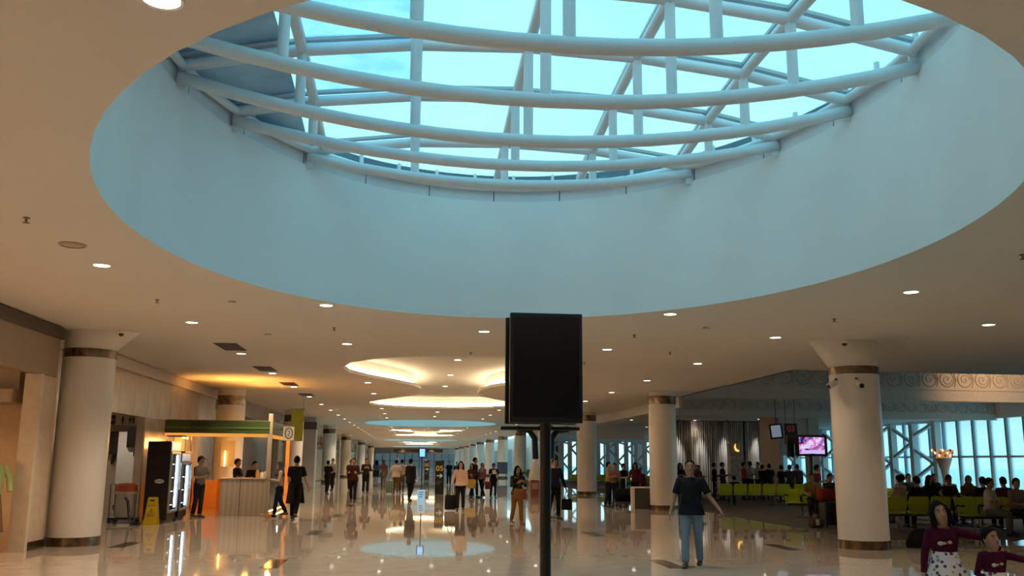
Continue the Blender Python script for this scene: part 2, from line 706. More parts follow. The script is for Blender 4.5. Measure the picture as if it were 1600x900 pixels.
struct('ceiling_shop', b, M_CEIL)
b = MB().bb(-8.6, -7.0, 17.0, 17.74, 2.55, 2.78).bb(-8.6, -7.0, 17.25, 17.74, 2.78, 3.2)
struct('trim_shop_soffit', b, mat('shop soffit', (0.42, 0.34, 0.26), 0.6))
# alcove with the rest room passage
b = MB()
b.bb(-7.2, -7.0, 19.3, 25.3, 2.95, 4.0)
b.bb(-7.2, -7.0, 17.95, 19.5, 0, 4.0)
b.bb(-7.2, -7.0, 25.3, 34.0, 0, 4.0)
wl = struct('wall_left', b, M_MARBLE)
b = MB()
b.bb(-10.4, -7.2, 28.8, 29.0, 0, 3.0)
b.bb(-10.6, -10.4, 19.0, 29.0, 0, 3.0)
b.bb(-10.4, -7.2, 19.1, 19.3, 0, 3.0)
struct('wall_alcove', b, mat('alcove paint', (0.50, 0.42, 0.33), 0.5))
b = MB().bb(-10.4, -7.1, 19.3, 28.8, 2.95, 3.05)
struct('ceiling_alcove', b, M_CEIL)
b = MB().bb(-7.0, -6.86, 17.95, 34.0, 3.70, 3.98)
struct('trim_6', b, mat('cornice paint', (0.66, 0.57, 0.45), 0.5))
# marble slabs of the left wall: two courses over the passage and beyond
sl = MB().bb(0, 0.012, -0.59, 0.59, -0.42, 0.42).mesh('panel', M_MARBLE)
for k in range(12):
    for q in range(4):
        y0, z0 = 19.95 + 1.2 * k, 0.50 + 0.86 * q
        if y0 < 25.4 and z0 < 3.0:
            continue
        if y0 < 33.6:
            link('panel', sl, wl).location = (-7.0, y0, z0)

# shop fronts beyond the kiosk
b = MB()
b.bb(-7.2, -6.9, 34.0, YE, 3.35, 4.0)
b.bb(-10.2, -10.0, 29, YE, 0, 4.0)
b.bb(-10.2, -7.0, 34.0, 34.2, 0, 4.0)
struct('wall_left_far', b, mat('grey bulkhead', (0.34, 0.31, 0.28), 0.6))
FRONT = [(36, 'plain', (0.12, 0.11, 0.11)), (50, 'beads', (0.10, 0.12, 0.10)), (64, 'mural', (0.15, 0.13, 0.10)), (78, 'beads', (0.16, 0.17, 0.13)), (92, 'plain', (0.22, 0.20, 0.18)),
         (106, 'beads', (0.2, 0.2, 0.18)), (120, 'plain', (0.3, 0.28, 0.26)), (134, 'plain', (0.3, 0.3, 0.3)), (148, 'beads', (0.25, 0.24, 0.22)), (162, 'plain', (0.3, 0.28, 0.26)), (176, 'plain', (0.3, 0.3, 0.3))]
for i, (y0, kind, c) in enumerate(FRONT):
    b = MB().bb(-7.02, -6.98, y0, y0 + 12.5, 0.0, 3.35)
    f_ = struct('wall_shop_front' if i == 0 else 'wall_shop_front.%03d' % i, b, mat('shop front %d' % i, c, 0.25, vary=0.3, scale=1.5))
    struct('pier', MB().bb(-7.15, -6.75, y0 - 1.3, y0, 0, 3.6), mat('pier paint', (0.42, 0.42, 0.42), 0.4), f_)
    if kind == 'beads':
        for q in range(22):
            yy = y0 + 0.4 + q * 0.54
            MB().tube([(-6.93, yy, 0.05), (-6.93, yy, 2.35)], 0.05, 6).build('slat', mat('frosted slat', (0.50, 0.52, 0.44), 0.25), f_)
        MB().bb(-6.99, -6.86, y0, y0 + 12.5, 2.35, 2.45).build('rail', M_WHITE, f_)
    if kind == 'mural':
        MB().bb(-6.975, -6.94, y0, y0 + 12.5, 2.35, 3.4).build('panel', mat('mural ground', (0.04, 0.05, 0.035), 0.5, vary=0.6, scale=2), f_)
        for q in range(5):
            yy = y0 + 1.0 + 2.4 * q
            MB().tube([(-6.9, yy, 2.5), (-6.9, yy + 0.9, 2.75), (-6.9, yy + 1.6, 2.6), (-6.9, yy + 2.3, 3.1)], [0.05, 0.16, 0.14, 0.04], 8).build('red_leaf', mat('red foliage print', (0.22, 0.05, 0.03), 0.5), f_)
            MB().tube([(-6.88, yy + 1.2, 2.4), (-6.88, yy + 1.2, 3.35)], 0.05, 8).build('rail', mat('pale rail', (0.5, 0.48, 0.42)), f_)
        for q in range(22):
            yy = y0 + 0.4 + q * 0.54
            MB().tube([(-6.93, yy, 0.05), (-6.93, yy, 2.3)], 0.07, 6).build('slat', mat('frosted slat', (0.50, 0.52, 0.44), 0.25), f_)

# ------------------------------------------------------------------ columns
def column(x, y, side, label, flare=True, r=0.475, zb=3.34, zt=3.49):
    t = thing('column', label, 'column', (x, y, 0), group='round white hall columns')
    MB().lathe([(r, 0.16), (r, zb)], 40).build('shaft', M_COLUMN, t, True)
    MB().lathe([(r + 0.008, 0.0), (r + 0.008, 0.16)], 40).build('base_band', M_BAND, t, True)
    MB().lathe([(r + 0.008, zb), (r + 0.008, zt)], 40).build('collar_band', M_BAND, t, True)
    b = MB()
    n, vs, fs = 40, [], []
    lv = [(zt, 0.0)] + [(zt + (H - zt) * q / 4, q / 4) for q in range(1, 5)]
    for z, k in lv:
        for j in range(n):
            a = 2 * PI * j / n
            cx_, cy_ = math.cos(a), math.sin(a)
            ext = (0.42 * k if flare else 0.0) * max(0.0, cx_ * side) ** 0.8 * (1 if cx_ * side > 0 else 0)
            vs.append((cx_ * (r - 0.01) + side * ext, cy_ * (r - 0.01), z))
    for i in range(len(lv) - 1):
        for j in range(n):
            p, q = i * n + j, i * n + (j + 1) % n
            fs.append((p, q, q + n, p + n))
    b.add(vs, fs)
    b.build('capital', M_COLUMN, t, True)
    return t


RY = [17.4, 31.3, 45.2, 59.15, 73.1, 87.0, 101, 115, 129, 143, 157, 171]
rl = ['thick white round column beside the two girls, white camera under its collar', 'white column just behind the man in black shirt and jeans',
      'white column behind the woman in black showing to the right of the black display', 'white column hidden behind the thin black display pole',
      'white column behind the long-haired woman in tan trousers'] + \
     ['%s column past the long-haired woman in the receding right row' % ordinal(i) for i in range(7)]
cols = []
for i, y in enumerate(RY):
    cols.append(column(8.72 if i else 8.8, y, -1, rl[i], zb=3.34 if i == 0 else 3.58, zt=3.49 if i == 0 else 3.86, flare=i < 1))
LY = [(-6.22, 18.4), (-6.2, 32.7), (-5.75, 46.6), (-5.7, 66.8), (-6.0, 88.5), (-6.0, 116.5), (-6.0, 144.5)]
ll = ['thick white column at the near shop corner on the left', 'orange-lit column rising behind the drinks kiosk', 'column behind the green banner beside the kiosk',
      'slim-looking white column behind the pair in dark clothes'] + ['%s column down the left row past the red foliage mural' % ordinal(i) for i in range(3)]
for i, (x, y) in enumerate(LY):
    column(x, y, 1, ll[i], zb=3.48 if i == 0 else 3.42, zt=3.64 if i == 0 else 3.74, flare=i < 1)
t = thing('pier', 'blue-grey square pier with dark cap between two left columns', 'pier', (-5.95, 54.5, 0))
MB().bb(-0.55, 0.55, -0.5, 0.5, 0, 3.3).build('shaft', mat('pier blue grey', (0.46, 0.48, 0.50), 0.35), t, bevel=0.02)
MB().bb(-0.58, 0.58, -0.53, 0.53, 3.3, 3.72).build('cap', mat('pier cap', (0.07, 0.07, 0.07), 0.4), t)
MB().bb(-0.5, 0.5, -0.45, 0.45, 3.72, 3.99).build('head', mat('pier blue grey', (0.5, 0.5, 0.5)), t)

# ------------------------------------------------------------------ skylight over the hall
def inell(x, y, s=1.0):
    return ((x - ECX) / (EA * s)) ** 2 + ((y - ECY) / (EB * s)) ** 2


def zroof(x, y):
    return 6.3 + 0.5 * max(-0.2, 1 - inell(x, y))


sky = thing('skylight', 'large elliptical glass skylight with curved white steel trusses above the hall', 'skylight', (0, 0, 0))
TY = [13.7, 12.2, 10.75, 9.25, 7.75, 6.25, 4.8]
ZC = [5.87, 5.69, 5.53, 5.45, 5.38, 5.45, 5.7]
ZE = [6.19, 6.16, 6.14, 6.08, 5.98, 6.02, 6.1]
XN = [1.36 + 1.41 * k for k in range(-3, 4)]
for i, y in enumerate(TY):
    hw = EA * math.sqrt(max(0, 1 - ((y - ECY) / EB) ** 2)) - 0.02
    tr = MB()
    pts = []
    for q in range(17):
        x = ECX - hw + 2 * hw * q / 16
        pts.append((x, y, ZC[i] + (ZE[i] - ZC[i]) * ((x - ECX) / hw) ** 2))
    tr.tube(pts, 0.082, 12)
    tro = tr.build('truss', M_STEEL, sky, True, auto=False)
    xs = [ECX - hw] + [x for x in XN if abs(x - ECX) < hw - 0.3] + [ECX + hw]
    MB().tube([(x, y, zroof(x, y) if 0 < q < len(xs) - 1 else 6.28) for q, x in enumerate(xs)], 0.075, 12).build('upper_chord', M_STEEL, tro, True)
    MB().tube([(x, y, (zroof(x, y) if 0 < q < len(xs) - 1 else 6.28) + 0.13) for q, x in enumerate(xs)], [(0.06, 0.03)] * len(xs), 4, ref=(0, 1, 0), phase=PI / 4).build('glazing_bar', mat('glazing bar', (0.45, 0.5, 0.53), 0.4), tro)
    for x in XN:
        if abs(x - ECX) < hw - 0.55:
            zl = ZC[i] + (ZE[i] - ZC[i]) * ((x - ECX) / hw) ** 2
            MB().cyl((x, y, zl), (x, y, zroof(x, y)), 0.062, n=12).build('strut', M_STEEL, tro, True)
    for sgn in (-1, 1):
        xe = ECX + sgn * (hw - 0.03)
        MB().bb(xe - 0.05, xe + 0.05, y - 0.012, y + 0.012, 6.0, 6.36).build('end_plate', M_STEEL, tro)
for x in XN[1:-1]:
    hy = EB * math.sqrt(max(0, 1 - ((x - ECX) / EA) ** 2)) - 0.03
    ys = [ECY - hy] + [y for y in reversed(TY) if abs(y - ECY) < hy - 0.1] + [ECY + hy]
    MB().tube([(x, y, zroof(x, y)) for y in ys], 0.07, 10).build('rafter', M_STEEL, sky, True)
    MB().tube([(x, y, zroof(x, y) + 0.13) for y in ys], [(0.05, 0.03)] * len(ys), 4, ref=(1, 0, 0), phase=PI / 4).build('glazing_bar', MATS['glazing bar'], sky)
# ring tube, curb panels, brackets
ring = ellipse(ECY, EA - 0.06, EB - 0.06)
MB().tube([(x, y, 6.29) for x, y in ring] + [(*ring[0], 6.29)], 0.06, 10, cap=False).build('ring_tube', M_STEEL, sky, True)
for q in range(24):
    a0, a1 = 2 * PI * q / 24 + 0.002, 2 * PI * (q + 1) / 24 - 0.002
    vs, fs = [], []
    for k in range(5):
        a = a0 + (a1 - a0) * k / 4
        for rr in (0.02, 0.10):
            for z in (6.05, 6.40):
                vs.append((ECX + (EA + rr) * math.cos(a), ECY + (EB + rr) * math.sin(a), z))
    for k in range(4):
        o = 4 * k
        fs += [(o, o + 1, o + 5, o + 4), (o + 2, o + 6, o + 7, o + 3), (o + 1, o + 3, o + 7, o + 5), (o, o + 4, o + 6, o + 2)]
    fs += [(0, 2, 3, 1), (16, 17, 19, 18)]
    MB().add(vs, fs).build('curb_panel', M_STEEL, sky)
gap_strip = MB()
g0, g1 = ellipse(ECY, EA + 0.02, EB + 0.02), ellipse(ECY, EA + 0.3, EB + 0.3)
for j in range(NE):
    k = (j + 1) % NE
    gap_strip.add([(*g0[j], 6.41), (*g0[k], 6.41), (*g1[k], 6.41), (*g1[j], 6.41)], [(0, 1, 2, 3)])
    gap_strip.add([(*g1[j], 6.41), (*g1[k], 6.41), (*g1[k], 6.62), (*g1[j], 6.62)], [(0, 1, 2, 3)])
gut2 = MB()
g2 = ellipse(ECY, EA + 0.11, EB + 0.11)
for j in range(NE):
    k = (j + 1) % NE
    gut2.add([(*g2[j], 6.0), (*g2[k], 6.0), (*g2[k], 6.42), (*g2[j], 6.42)], [(0, 1, 2, 3)])
gut2.build('curb_backing', M_GREYM, sky)  # added ring that keeps sky from showing through the panel joints
gap_strip.build('gap_shade', mat('painted gap shade', (0.12, 0.16, 0.19), 0.6), sky)  # dark tone painted in for the shaded slot between curb and glass
br = MB().box((0, 0, 0.09), (0.05, 0.05, 0.20)).box((0, 0.05, 0.02), (0.10, 0.06, 0.03)).mesh('bracket', M_STEEL)
for q in range(40):
    a = 2 * PI * (q + 0.5) / 40
    o = link('bracket', br, sky)
    o.location = (ECX + (EA - 0.02) * math.cos(a), ECY + (EB - 0.02) * math.sin(a), 6.34)
    o.rotation_euler = (0, 0, a - PI / 2)


def clip(poly, cy=ECY, s=1.0):
    el = ellipse(cy, EA + 0.12, EB + 0.12, 64)
    out = poly
    for i in range(len(el)):
        ax, ay = el[i]
        bx, by = el[(i + 1) % len(el)]
        inp, out = out, []
        for j in range(len(inp)):
            p, q = inp[j], inp[(j + 1) % len(inp)]
            sp_ = (bx - ax) * (p[1] - ay) - (by - ay) * (p[0] - ax)
            sq = (bx - ax) * (q[1] - ay) - (by - ay) * (q[0] - ax)
            if sp_ >= 0:
                out.append(p)
            if sp_ * sq < 0:
                f = sp_ / (sp_ - sq)
                out.append((p[0] + (q[0] - p[0]) * f, p[1] + (q[1] - p[1]) * f))
        if not out:
            return []
    return out


xe = [-3.3, -1.72] + XN[1:] + [6.2]
ye = sorted([3.6] + TY + [15.5])
for i in range(len(xe) - 1):
    for j in range(len(ye) - 1):
        p = clip([(xe[i], ye[j]), (xe[i + 1], ye[j]), (xe[i + 1], ye[j + 1]), (xe[i], ye[j + 1])])
        if len(p) < 3:
            continue
        n = len(p)
        vs = [(x, y, zroof(x, y) + 0.17) for x, y in p] + [(x, y, zroof(x, y) + 0.19) for x, y in p]
        fs = [tuple(range(n - 1, -1, -1)), tuple(range(n, 2 * n))] + [(k, (k + 1) % n, n + (k + 1) % n, n + k) for k in range(n)]
        if i == 0:
            m = mat('blue grey sheet', (0.42, 0.58, 0.66), 0.5, vary=0.2, scale=2)
            m.node_tree.nodes['Principled BSDF'].inputs['Transmission Weight'].default_value = 0.0
            if 'thin' not in m:
                m['thin'] = 1
                q_ = m.node_tree
                tl = q_.nodes.new('ShaderNodeBsdfTranslucent')
                tl.inputs[0].default_value = (0.35, 0.55, 0.65, 1)
                ms_ = q_.nodes.new('ShaderNodeMixShader')
                ms_.inputs[0].default_value = 0.22
                oo_ = [n_ for n_ in q_.nodes if n_.type == 'OUTPUT_MATERIAL'][0]
                q_.links.new(q_.nodes['Principled BSDF'].outputs[0], ms_.inputs[1])
                q_.links.new(tl.outputs[0], ms_.inputs[2])
                q_.links.new(ms_.outputs[0], oo_.inputs[0])
            MB().add(vs, fs).build('metal_panel', m, sky)
        else:
            m = M_DIRTY if (i == 2 and 8 < ye[j] < 12) else M_GLASS
            MB().add(vs, fs).build('pane', m, sky)
# farther skylights: only their glass lids and bars
for i, c in enumerate(WELLS[1:]):
    s2 = thing('skylight', '%s skylight farther down the hall, seen edge on as a pale blue oval' % ['second', 'third', 'fourth'][i], 'skylight', (0, c - ECY, 0))
    p = ellipse(ECY, EA + 0.1, EB + 0.1)
    MB().prism(p, 6.3, 6.33).build('pane', M_GLASS, s2)
    for q in range(-3, 4):
        y = ECY + q * 1.5
        hw = EA * math.sqrt(1 - ((y - ECY) / EB) ** 2)
        MB().tube([(ECX - hw, y, 6.1), (ECX, y, 5.6), (ECX + hw, y, 6.1)], 0.08, 8).build('truss', M_STEEL, s2, True)
    for q in range(-2, 3):
        x = 1.36 + 1.41 * q
        hy = EB * math.sqrt(1 - ((x - ECX) / EA) ** 2)
        MB().tube([(x, ECY - hy, 6.2), (x, ECY + hy, 6.2)], 0.07, 8).build('rafter', M_STEEL, s2, True)

# ------------------------------------------------------------------ ceiling fittings
dl = thing('downlight', 'x', 'ceiling light', (0, 0, 50), group='round recessed downlights')
MB().lathe([(0.09, -0.004), (0.115, -0.012), (0.122, 0.0)], 20).build('trim_ring', mat('lamp trim', (0.7, 0.66, 0.6), 0.4), dl, True)
MB().lathe([(0.0, -0.012), (0.06, -0.010), (0.098, -0.0075)], 20).build('lens', M_LENS, dl, True)


def in_hole(x, y):
    for c in WELLS:
        if ((x - ECX) / (EA + 0.25)) ** 2 + ((y - c) / (EB + 0.25)) ** 2 < 1:
            return 'well'
    for c in COVES:
        dy = y - c
        if abs(dy) < 11.5:
            w = np.interp(dy, [q[0] for q in COVE_HALF] + [-q[0] for q in reversed(COVE_HALF)], [q[1] for q in COVE_HALF] + [q[1] for q in reversed(COVE_HALF)])
            if abs(x - 1.36) < w + 0.2:
                return 'deep' if abs(x - 1.36) < w - 0.2 else 'edge'
    return None


first = [True]


def downlight(x, y, z, label, power=SPOT_W):
    if first[0]:
        dl.location = (x, y, z)
        dl['label'] = label
        first[0] = False
    else:
        dup(dl, (x, y, z), 0, label)
    if power:
        spot((x, y, z - 0.03), power)


ROWS = [(-3.95, 2.0, 'the row along the left shops'), (-1.38, 4.65, 'the row left of the ceiling coves'), (1.33, 2.3, 'the centre row between the coves'),
        (4.2, 4.65, 'the row right of the ceiling coves'), (7.0, 2.2, 'the row along the right columns')]
for x, y0, lab in ROWS:
    k = 0
    y = y0
    while y < 182:
        w = in_hole(x, y)
        z = H
        ok = w is None
        if w == 'deep' and x == 1.33 and any(abs(y - c) < 9 for c in COVES):
            z, ok = H + 0.52, True
        if ok:
            downlight(x, y, z, '%s downlight from the camera end of %s' % (ordinal(k), lab), SPOT_W * (1.0 if y < 75 else 1.3) * {-3.95: 1.65, 7.0: 0.42, 4.2: 0.9}.get(x, 1.0))
            k += 1
        y += 4.9
for i, (x, y) in enumerate([(9.96, 14.7), (9.96, 5.0), (14, 3.0), (14, 13.0), (19, 8.0)]):
    downlight(x, y, H, ['downlight right of the thick right column, nearest the picture edge', 'downlight over the near end of the waiting bay', 'downlight high over the waiting bay, near end',
                        'downlight above the seated passengers, near end', 'downlight near the bay windows, near end'][i], SPOT_W * 0.5)
for i, (x, y, z, lab) in enumerate([(14.6, 46.2, 3.75, 'left of the silver curtain'), (17.6, 54.5, 3.75, 'far over the silver curtain'), (17.6, 50.0, 3.75, 'above the flame pillar'), (17.3, 44.3, 3.75, 'before the silver curtain end'),
                                    (21.9, 45.2, 3.75, 'beside the lattice, behind the right column'), (23.7, 39.5, 3.75, 'above the crystal lamp'), (23.9, 35.8, 4.3, 'over the bay windows'), (22.4, 34.5, 4.3, 'at the right picture edge over the windows'),
                                    (11.4, 46.8, 3.75, 'under the lowered ceiling by the second column'), (12.1, 59, 3.75, 'far under the lowered ceiling'), (13.1, 58.8, 3.75, 'next to the farthest one under the lowered ceiling'), (14.6, 56, 3.75, 'left of the curtain lights')]):
    downlight(x, y, z, 'small downlight %s' % lab, SPOT_W * 0.35)

spr = thing('sprinkler', 'x', 'sprinkler', (0, 0, 50), group='ceiling sprinkler heads')
MB().lathe([(0.035, 0.0), (0.035, -0.008), (0.012, -0.012), (0.012, -0.05)], 12).build('stem', mat('dull brass', (0.25, 0.2, 0.14), 0.4, 0.8), spr, True)
MB().lathe([(0.0, -0.062), (0.035, -0.058), (0.035, -0.053), (0.0, -0.05)], 10).build('deflector', MATS['dull brass'], spr)
SPR = [(-3.95, 9.48, 'sprinkler head at the upper left near the round speaker'), (-3.93, 14.33, 'sprinkler head between the two nearest left downlights'), (4.22, 16.99, 'sprinkler head right of the black display, above'),
       (7.05, 14.5, 'sprinkler head in front of the right column'), (7.0, 9.6, 'sprinkler head at the right picture edge'), (-1.46, 16.97, 'sprinkler head between the downlights left of centre'),
       (5.67, 19.6, 'sprinkler head left of the small downlights by the right column'), (1.3, 20.4, 'sprinkler head near the first cove'), (4.2, 22.0, 'sprinkler head right of the first cove')]
for i, (x, y, lab) in enumerate(SPR):
    if i == 0:
        spr.location = (x, y, H)
        spr['label'] = lab
    else:
        dup(spr, (x, y, H), 0, lab)
sd = thing('smoke_detector', 'x', 'smoke detector', (0, 0, 50), group='smoke detectors')
MB().lathe([(0.06, 0), (0.06, -0.02), (0.045, -0.035), (0.0, -0.04)], 18).build('housing', M_WHITE, sd, True)
MB().lathe([(0.047, -0.022), (0.062, -0.024), (0.062, -0.028), (0.047, -0.03)], 18).build('vent_ring', M_GREYM, sd, True)
for i, (x, y, lab) in enumerate([(-2.8, 14.27, 'pale smoke detector left of the skylight rim'), (5.25, 15.78, 'pale smoke detector right of the skylight rim'), (-2.81, 18.0, 'pale smoke detector above the kiosk side')]):
    if i == 0:
        sd.location = (x, y, H)
        sd['label'] = lab
    else:
        dup(sd, (x, y, H), 0, lab)
spk = thing('ceiling_speaker', 'round flush ceiling speaker at upper left', 'speaker', (-3.91, 10.66, H))
MB().lathe([(0.15, 0), (0.15, -0.012), (0.125, -0.02), (0.125, -0.012)], 28).build('rim', mat('speaker rim', (0.35, 0.28, 0.2), 0.5), spk, True)
MB().lathe([(0.125, -0.008), (0.06, -0.018), (0.0, -0.02)], 28).build('grille', mat('speaker grille', (0.5, 0.42, 0.32), 0.5, bump=0.5, scale=40), spk, True)
vent = thing('air_vent', 'x', 'vent', (0, 0, 50), group='dark slotted ceiling vents')
MB().bb(-0.24, 0.24, -0.62, 0.62, -0.012, 0).build('frame', mat('vent frame', (0.06, 0.055, 0.05), 0.5), vent)
for q in range(6):
    MB().box((-0.19 + 0.076 * q, 0, -0.018), (0.05, 1.12, 0.008), rot=Matrix.Rotation(0.4, 3, 'Y')).build('slat', mat('vent slat', (0.045, 0.04, 0.035), 0.5), vent)
for i, (y, lab) in enumerate([(20.3, 'nearest'), (25.2, 'second'), (30.2, 'third'), (35.2, 'fourth')]):
    if i == 0:
        vent.location = (-3.95, y, H)
        vent['label'] = 'nearest dark rectangular vent in the ceiling by the kiosk'
    else:
        dup(vent, (-3.95, y, H), 0, '%s dark rectangular vent along the left downlight row' % lab)
dome = thing('dome_camera', 'small black dome camera under the flared head of the left column', 'camera', (-5.55, 18.0, 3.93), group='dome cameras')
MB().lathe([(0.05, 0.06), (0.05, 0.0)], 16).build('mount', M_WHITE, dome, True)
MB().ell((0, 0, 0), (0.05, 0.05, 0.05), 14, 8).build('dome', M_SCREEN, dome, True)
dup(dome, (8.36, 16.82, 3.9), 0, 'small black dome camera on the flared head of the right column')
for i, (x, y, rz, lab) in enumerate([(8.24, 17.12, -1.0, 'white bullet camera sticking out left below the right column collar'), (8.60, 16.85, -0.15, 'white bullet camera facing forward below the right column collar')]):
    c = thing('bullet_camera', lab, 'camera', (x, y, 3.14), rz, 'white bullet cameras')
    MB().cyl((0, 0.10, 0.10), (0, 0.0, 0.03), 0.025, n=10).build('arm', M_GREYM, c, True)
    MB().tube([(0, 0.06, 0.02), (0, -0.2, -0.07)], 0.06, 16).build('housing', M_WHITE, c, True)
    MB().tube([(0, -0.2, -0.07), (0, -0.215, -0.075)], 0.045, 16).build('lens', M_SCREEN, c, True)

# ------------------------------------------------------------------ black double display on a pole
k = thing('display_totem', 'tall black double sided portrait display on a thick black pole', 'display', (1.31, 8.9, 0))
MB().lathe([(0.32, 0.0), (0.32, 0.015), (0.30, 0.025), (0.0, 0.03)], 32).build('base_plate', M_BLACK, k, True)
MB().tube([(0, 0, 0.02), (0, 0, 2.1)], 0.054, 24).build('pole', M_BLACK, k, True)
MB().bb(-0.43, 0.36, 0.10, 0.30, 1.90, 1.935).build('shelf_bar', M_BLACK, k, bevel=0.008)
for s in (-1, 1):
    MB().tube([(s * 0.26, 0.17, 1.915), (s * 0.14, 0.17, 1.90), (s * 0.085, 0.16, 1.82), (s * 0.08, 0.12, 1.62)], [(0.02, 0.03)] * 4, 8).build('curved_arm', M_BLACK, k, True)
MB().bb(-0.12, 0.12, 0.05, 0.22, 1.98, 2.9).build('bracket', M_BLACK, k)
for yy, nm, dx in ((-0.03, 'front_display', 0), (0.30, 'rear_display', -0.01)):
    d = MB().bb(-0.36 + dx, 0.36 + dx, yy - 0.03, yy + 0.04, 1.965, 3.045).build(nm, M_BLACK, k, bevel=0.008)
    f = -1 if yy < 0 else 1
    MB().bb(-0.325 + dx, 0.325 + dx, yy + (-0.034 if f < 0 else 0.041), yy + (-0.031 if f < 0 else 0.044), 2.02, 3.0).build('screen', M_SCREEN, d)

# ------------------------------------------------------------------ left: near shop contents
dd = thing('dress_form', 'mannequin in a pale green top and brown skirt in the lit shop', 'mannequin', (-7.06, 16.72, 0), 0.6)
MB().lathe([(0.16, 0), (0.16, 0.02), (0.015, 0.03), (0.015, 0.95)], 16).build('stand', M_CHROME, dd, True)
MB().tube([(0, 0, 0.35), (0, 0, 0.6), (0, 0, 0.95), (0, 0, 1.02)], [(0.26, 0.2), (0.22, 0.17), (0.17, 0.13), (0.15, 0.11)], 18).build('skirt', mat('brown skirt', (0.22, 0.11, 0.05), 0.8), dd, True)
mb = MB().tube([(0, 0, 0.98), (0, 0, 1.1), (0, 0, 1.3), (0, 0, 1.45), (0, 0, 1.5)], [(0.17, 0.13), (0.16, 0.12), (0.19, 0.13), (0.17, 0.10), (0.07, 0.06)], 18)
for s in (-1, 1):
    mb.tube([(s * 0.17, 0, 1.44), (s * 0.26, -0.03, 1.25), (s * 0.28, -0.08, 1.02)], [0.06, 0.055, 0.05], 10)
mb.build('blouse', mat('pale green blouse', (0.42, 0.52, 0.22), 0.8), dd, True)
MB().tube([(0, 0, 1.48), (0, 0, 1.58), (0, -0.01, 1.66), (0, -0.01, 1.76), (0, 0, 1.80)], [0.05, 0.05, 0.075, 0.07, 0.02], 14).build('head', mat('mannequin skin', (0.45, 0.33, 0.22), 0.4), dd, True)
rk = thing('clothes_rail', 'low rail of folded brown garments behind the mannequin', 'rail', (-8.2, 16.9, 0))
MB().tube([(-0.6, 0, 0), (-0.6, 0, 1.3), (0.6, 0, 1.3), (0.6, 0, 0)], 0.018, 8).build('frame', M_CHROME, rk, True)
for q in range(7):
    MB().tube([(-0.48 + 0.16 * q, 0, 1.28), (-0.48 + 0.16 * q, 0, 1.1), (-0.48 + 0.16 * q, 0, 0.5)], [(0.02, 0.06), (0.05, 0.2), (0.05, 0.24)], 10).build('garment', mat('garment %d' % (q % 3), [(0.3, 0.14, 0.06), (0.4, 0.25, 0.12), (0.2, 0.1, 0.07)][q % 3], 0.85), rk, True)
for yy, zz, pw in ((-2.0, 3.15, 420), (3.0, 3.15, 420), (8.0, 3.15, 420), (12.0, 3.15, 200), (15.3, 3.15, 120)):  # unseen lamps added in the shop to spill warm light onto the ceiling
    spot((-8.4, yy, zz), pw * 1.5, (1, 0.55, 0.27), 150, 0.8, 0.15)
lamp = thing('wall_lamp', 'vertical warm light strip on the shop side wall behind the mannequin', 'lamp', (-6.98, 17.73, 1.15))
MB().bb(-0.05, 0.05, -0.03, 0.0, -0.6, 0.6).build('back', M_WHITE, lamp)
MB().bb(-0.03, 0.03, -0.05, -0.03, -0.55, 0.55).build('tube', glow('warm tube', (1.0, 0.62, 0.25), 3), lamp)

# ------------------------------------------------------------------ left: rest room passage
s = thing('restroom_sign', 'long overhead rest room sign with dark blue arrow square', 'sign', (-7.78, 26.6, 2.64))
MB().bb(-0.62, 0.62, -0.03, 0.03, -0.13, 0.13).build('board', mat('tan sign board', (0.52, 0.44, 0.35), 0.4), s)
MB().bb(-0.62, -0.36, -0.042, -0.03, -0.13, 0.13).build('arrow_square', mat('navy sign', (0.012, 0.014, 0.035), 0.4), s)
wt = mat('sign white', (0.75, 0.75, 0.72), 0.5)
MB().box((-0.49, -0.046, 0), (0.13, 0.006, 0.022)).box((-0.525, -0.046, 0.022), (0.075, 0.006, 0.02), rot=Matrix.Rotation(-0.75, 3, 'Y')).box((-0.525, -0.046, -0.022), (0.075, 0.006, 0.02), rot=Matrix.Rotation(0.75, 3, 'Y')).build('arrow', wt, s)
ic = mat('icon dark', (0.03, 0.03, 0.03), 0.5)
for q, x in enumerate((-0.17, 0.03, 0.12, 0.44)):
    MB().ell((x, -0.036, 0.075), (0.024, 0.008, 0.024), 10, 6).tube([(x, -0.036, 0.045), (x, -0.036, -0.02)], [(0.035, 0.006), (0.04 if q % 2 else 0.026, 0.006)], 8).bb(x - 0.025, x - 0.004, -0.042, -0.03, -0.1, -0.02).bb(x + 0.004, x + 0.025, -0.042, -0.03, -0.1, -0.02).build('icon', ic, s)
for x in (-0.5, 0.5):
    MB().cyl((x, 0, 0.13), (x, 0, 0.31), 0.01, n=8).build('hanger', M_GREYM, s)
ph = thing('wall_phone', 'dark wall telephone box with a cord beside the white partition', 'phone', (-8.75, 28.72, 2.05))
MB().bb(-0.12, 0.12, -0.16, 0.06, -0.35, 0.32).build('hood', mat('dark phone', (0.03, 0.025, 0.025), 0.4), ph, bevel=0.03)
MB().tube([(0.02, -0.1, -0.35), (0.0, -0.1, -0.5), (-0.03, -0.1, -0.62)], 0.035, 8).build('handset', M_BLACK, ph, True)
pt = thing('partition', 'white standing partition panel with a dark blue base stripe', 'partition', (-8.0, 28.2, 0))
MB().bb(-0.5, 0.5, -0.04, 0.04, 0, 2.35).build('panel', mat('cool white laminate', (0.62, 0.64, 0.68), 0.4), pt, bevel=0.01)
MB().bb(-0.5, 0.5, -0.048, -0.04, 0.12, 0.26).build('stripe', mat('navy stripe', (0.02, 0.025, 0.09), 0.4), pt)
tv = thing('wall_monitor', 'black monitor with blue box below on the white partition', 'monitor', (-7.85, 28.1, 2.2))
MB().bb(-0.38, 0.38, -0.06, 0.05, -0.3, 0.3).build('screen', M_BLACK, tv, bevel=0.01)
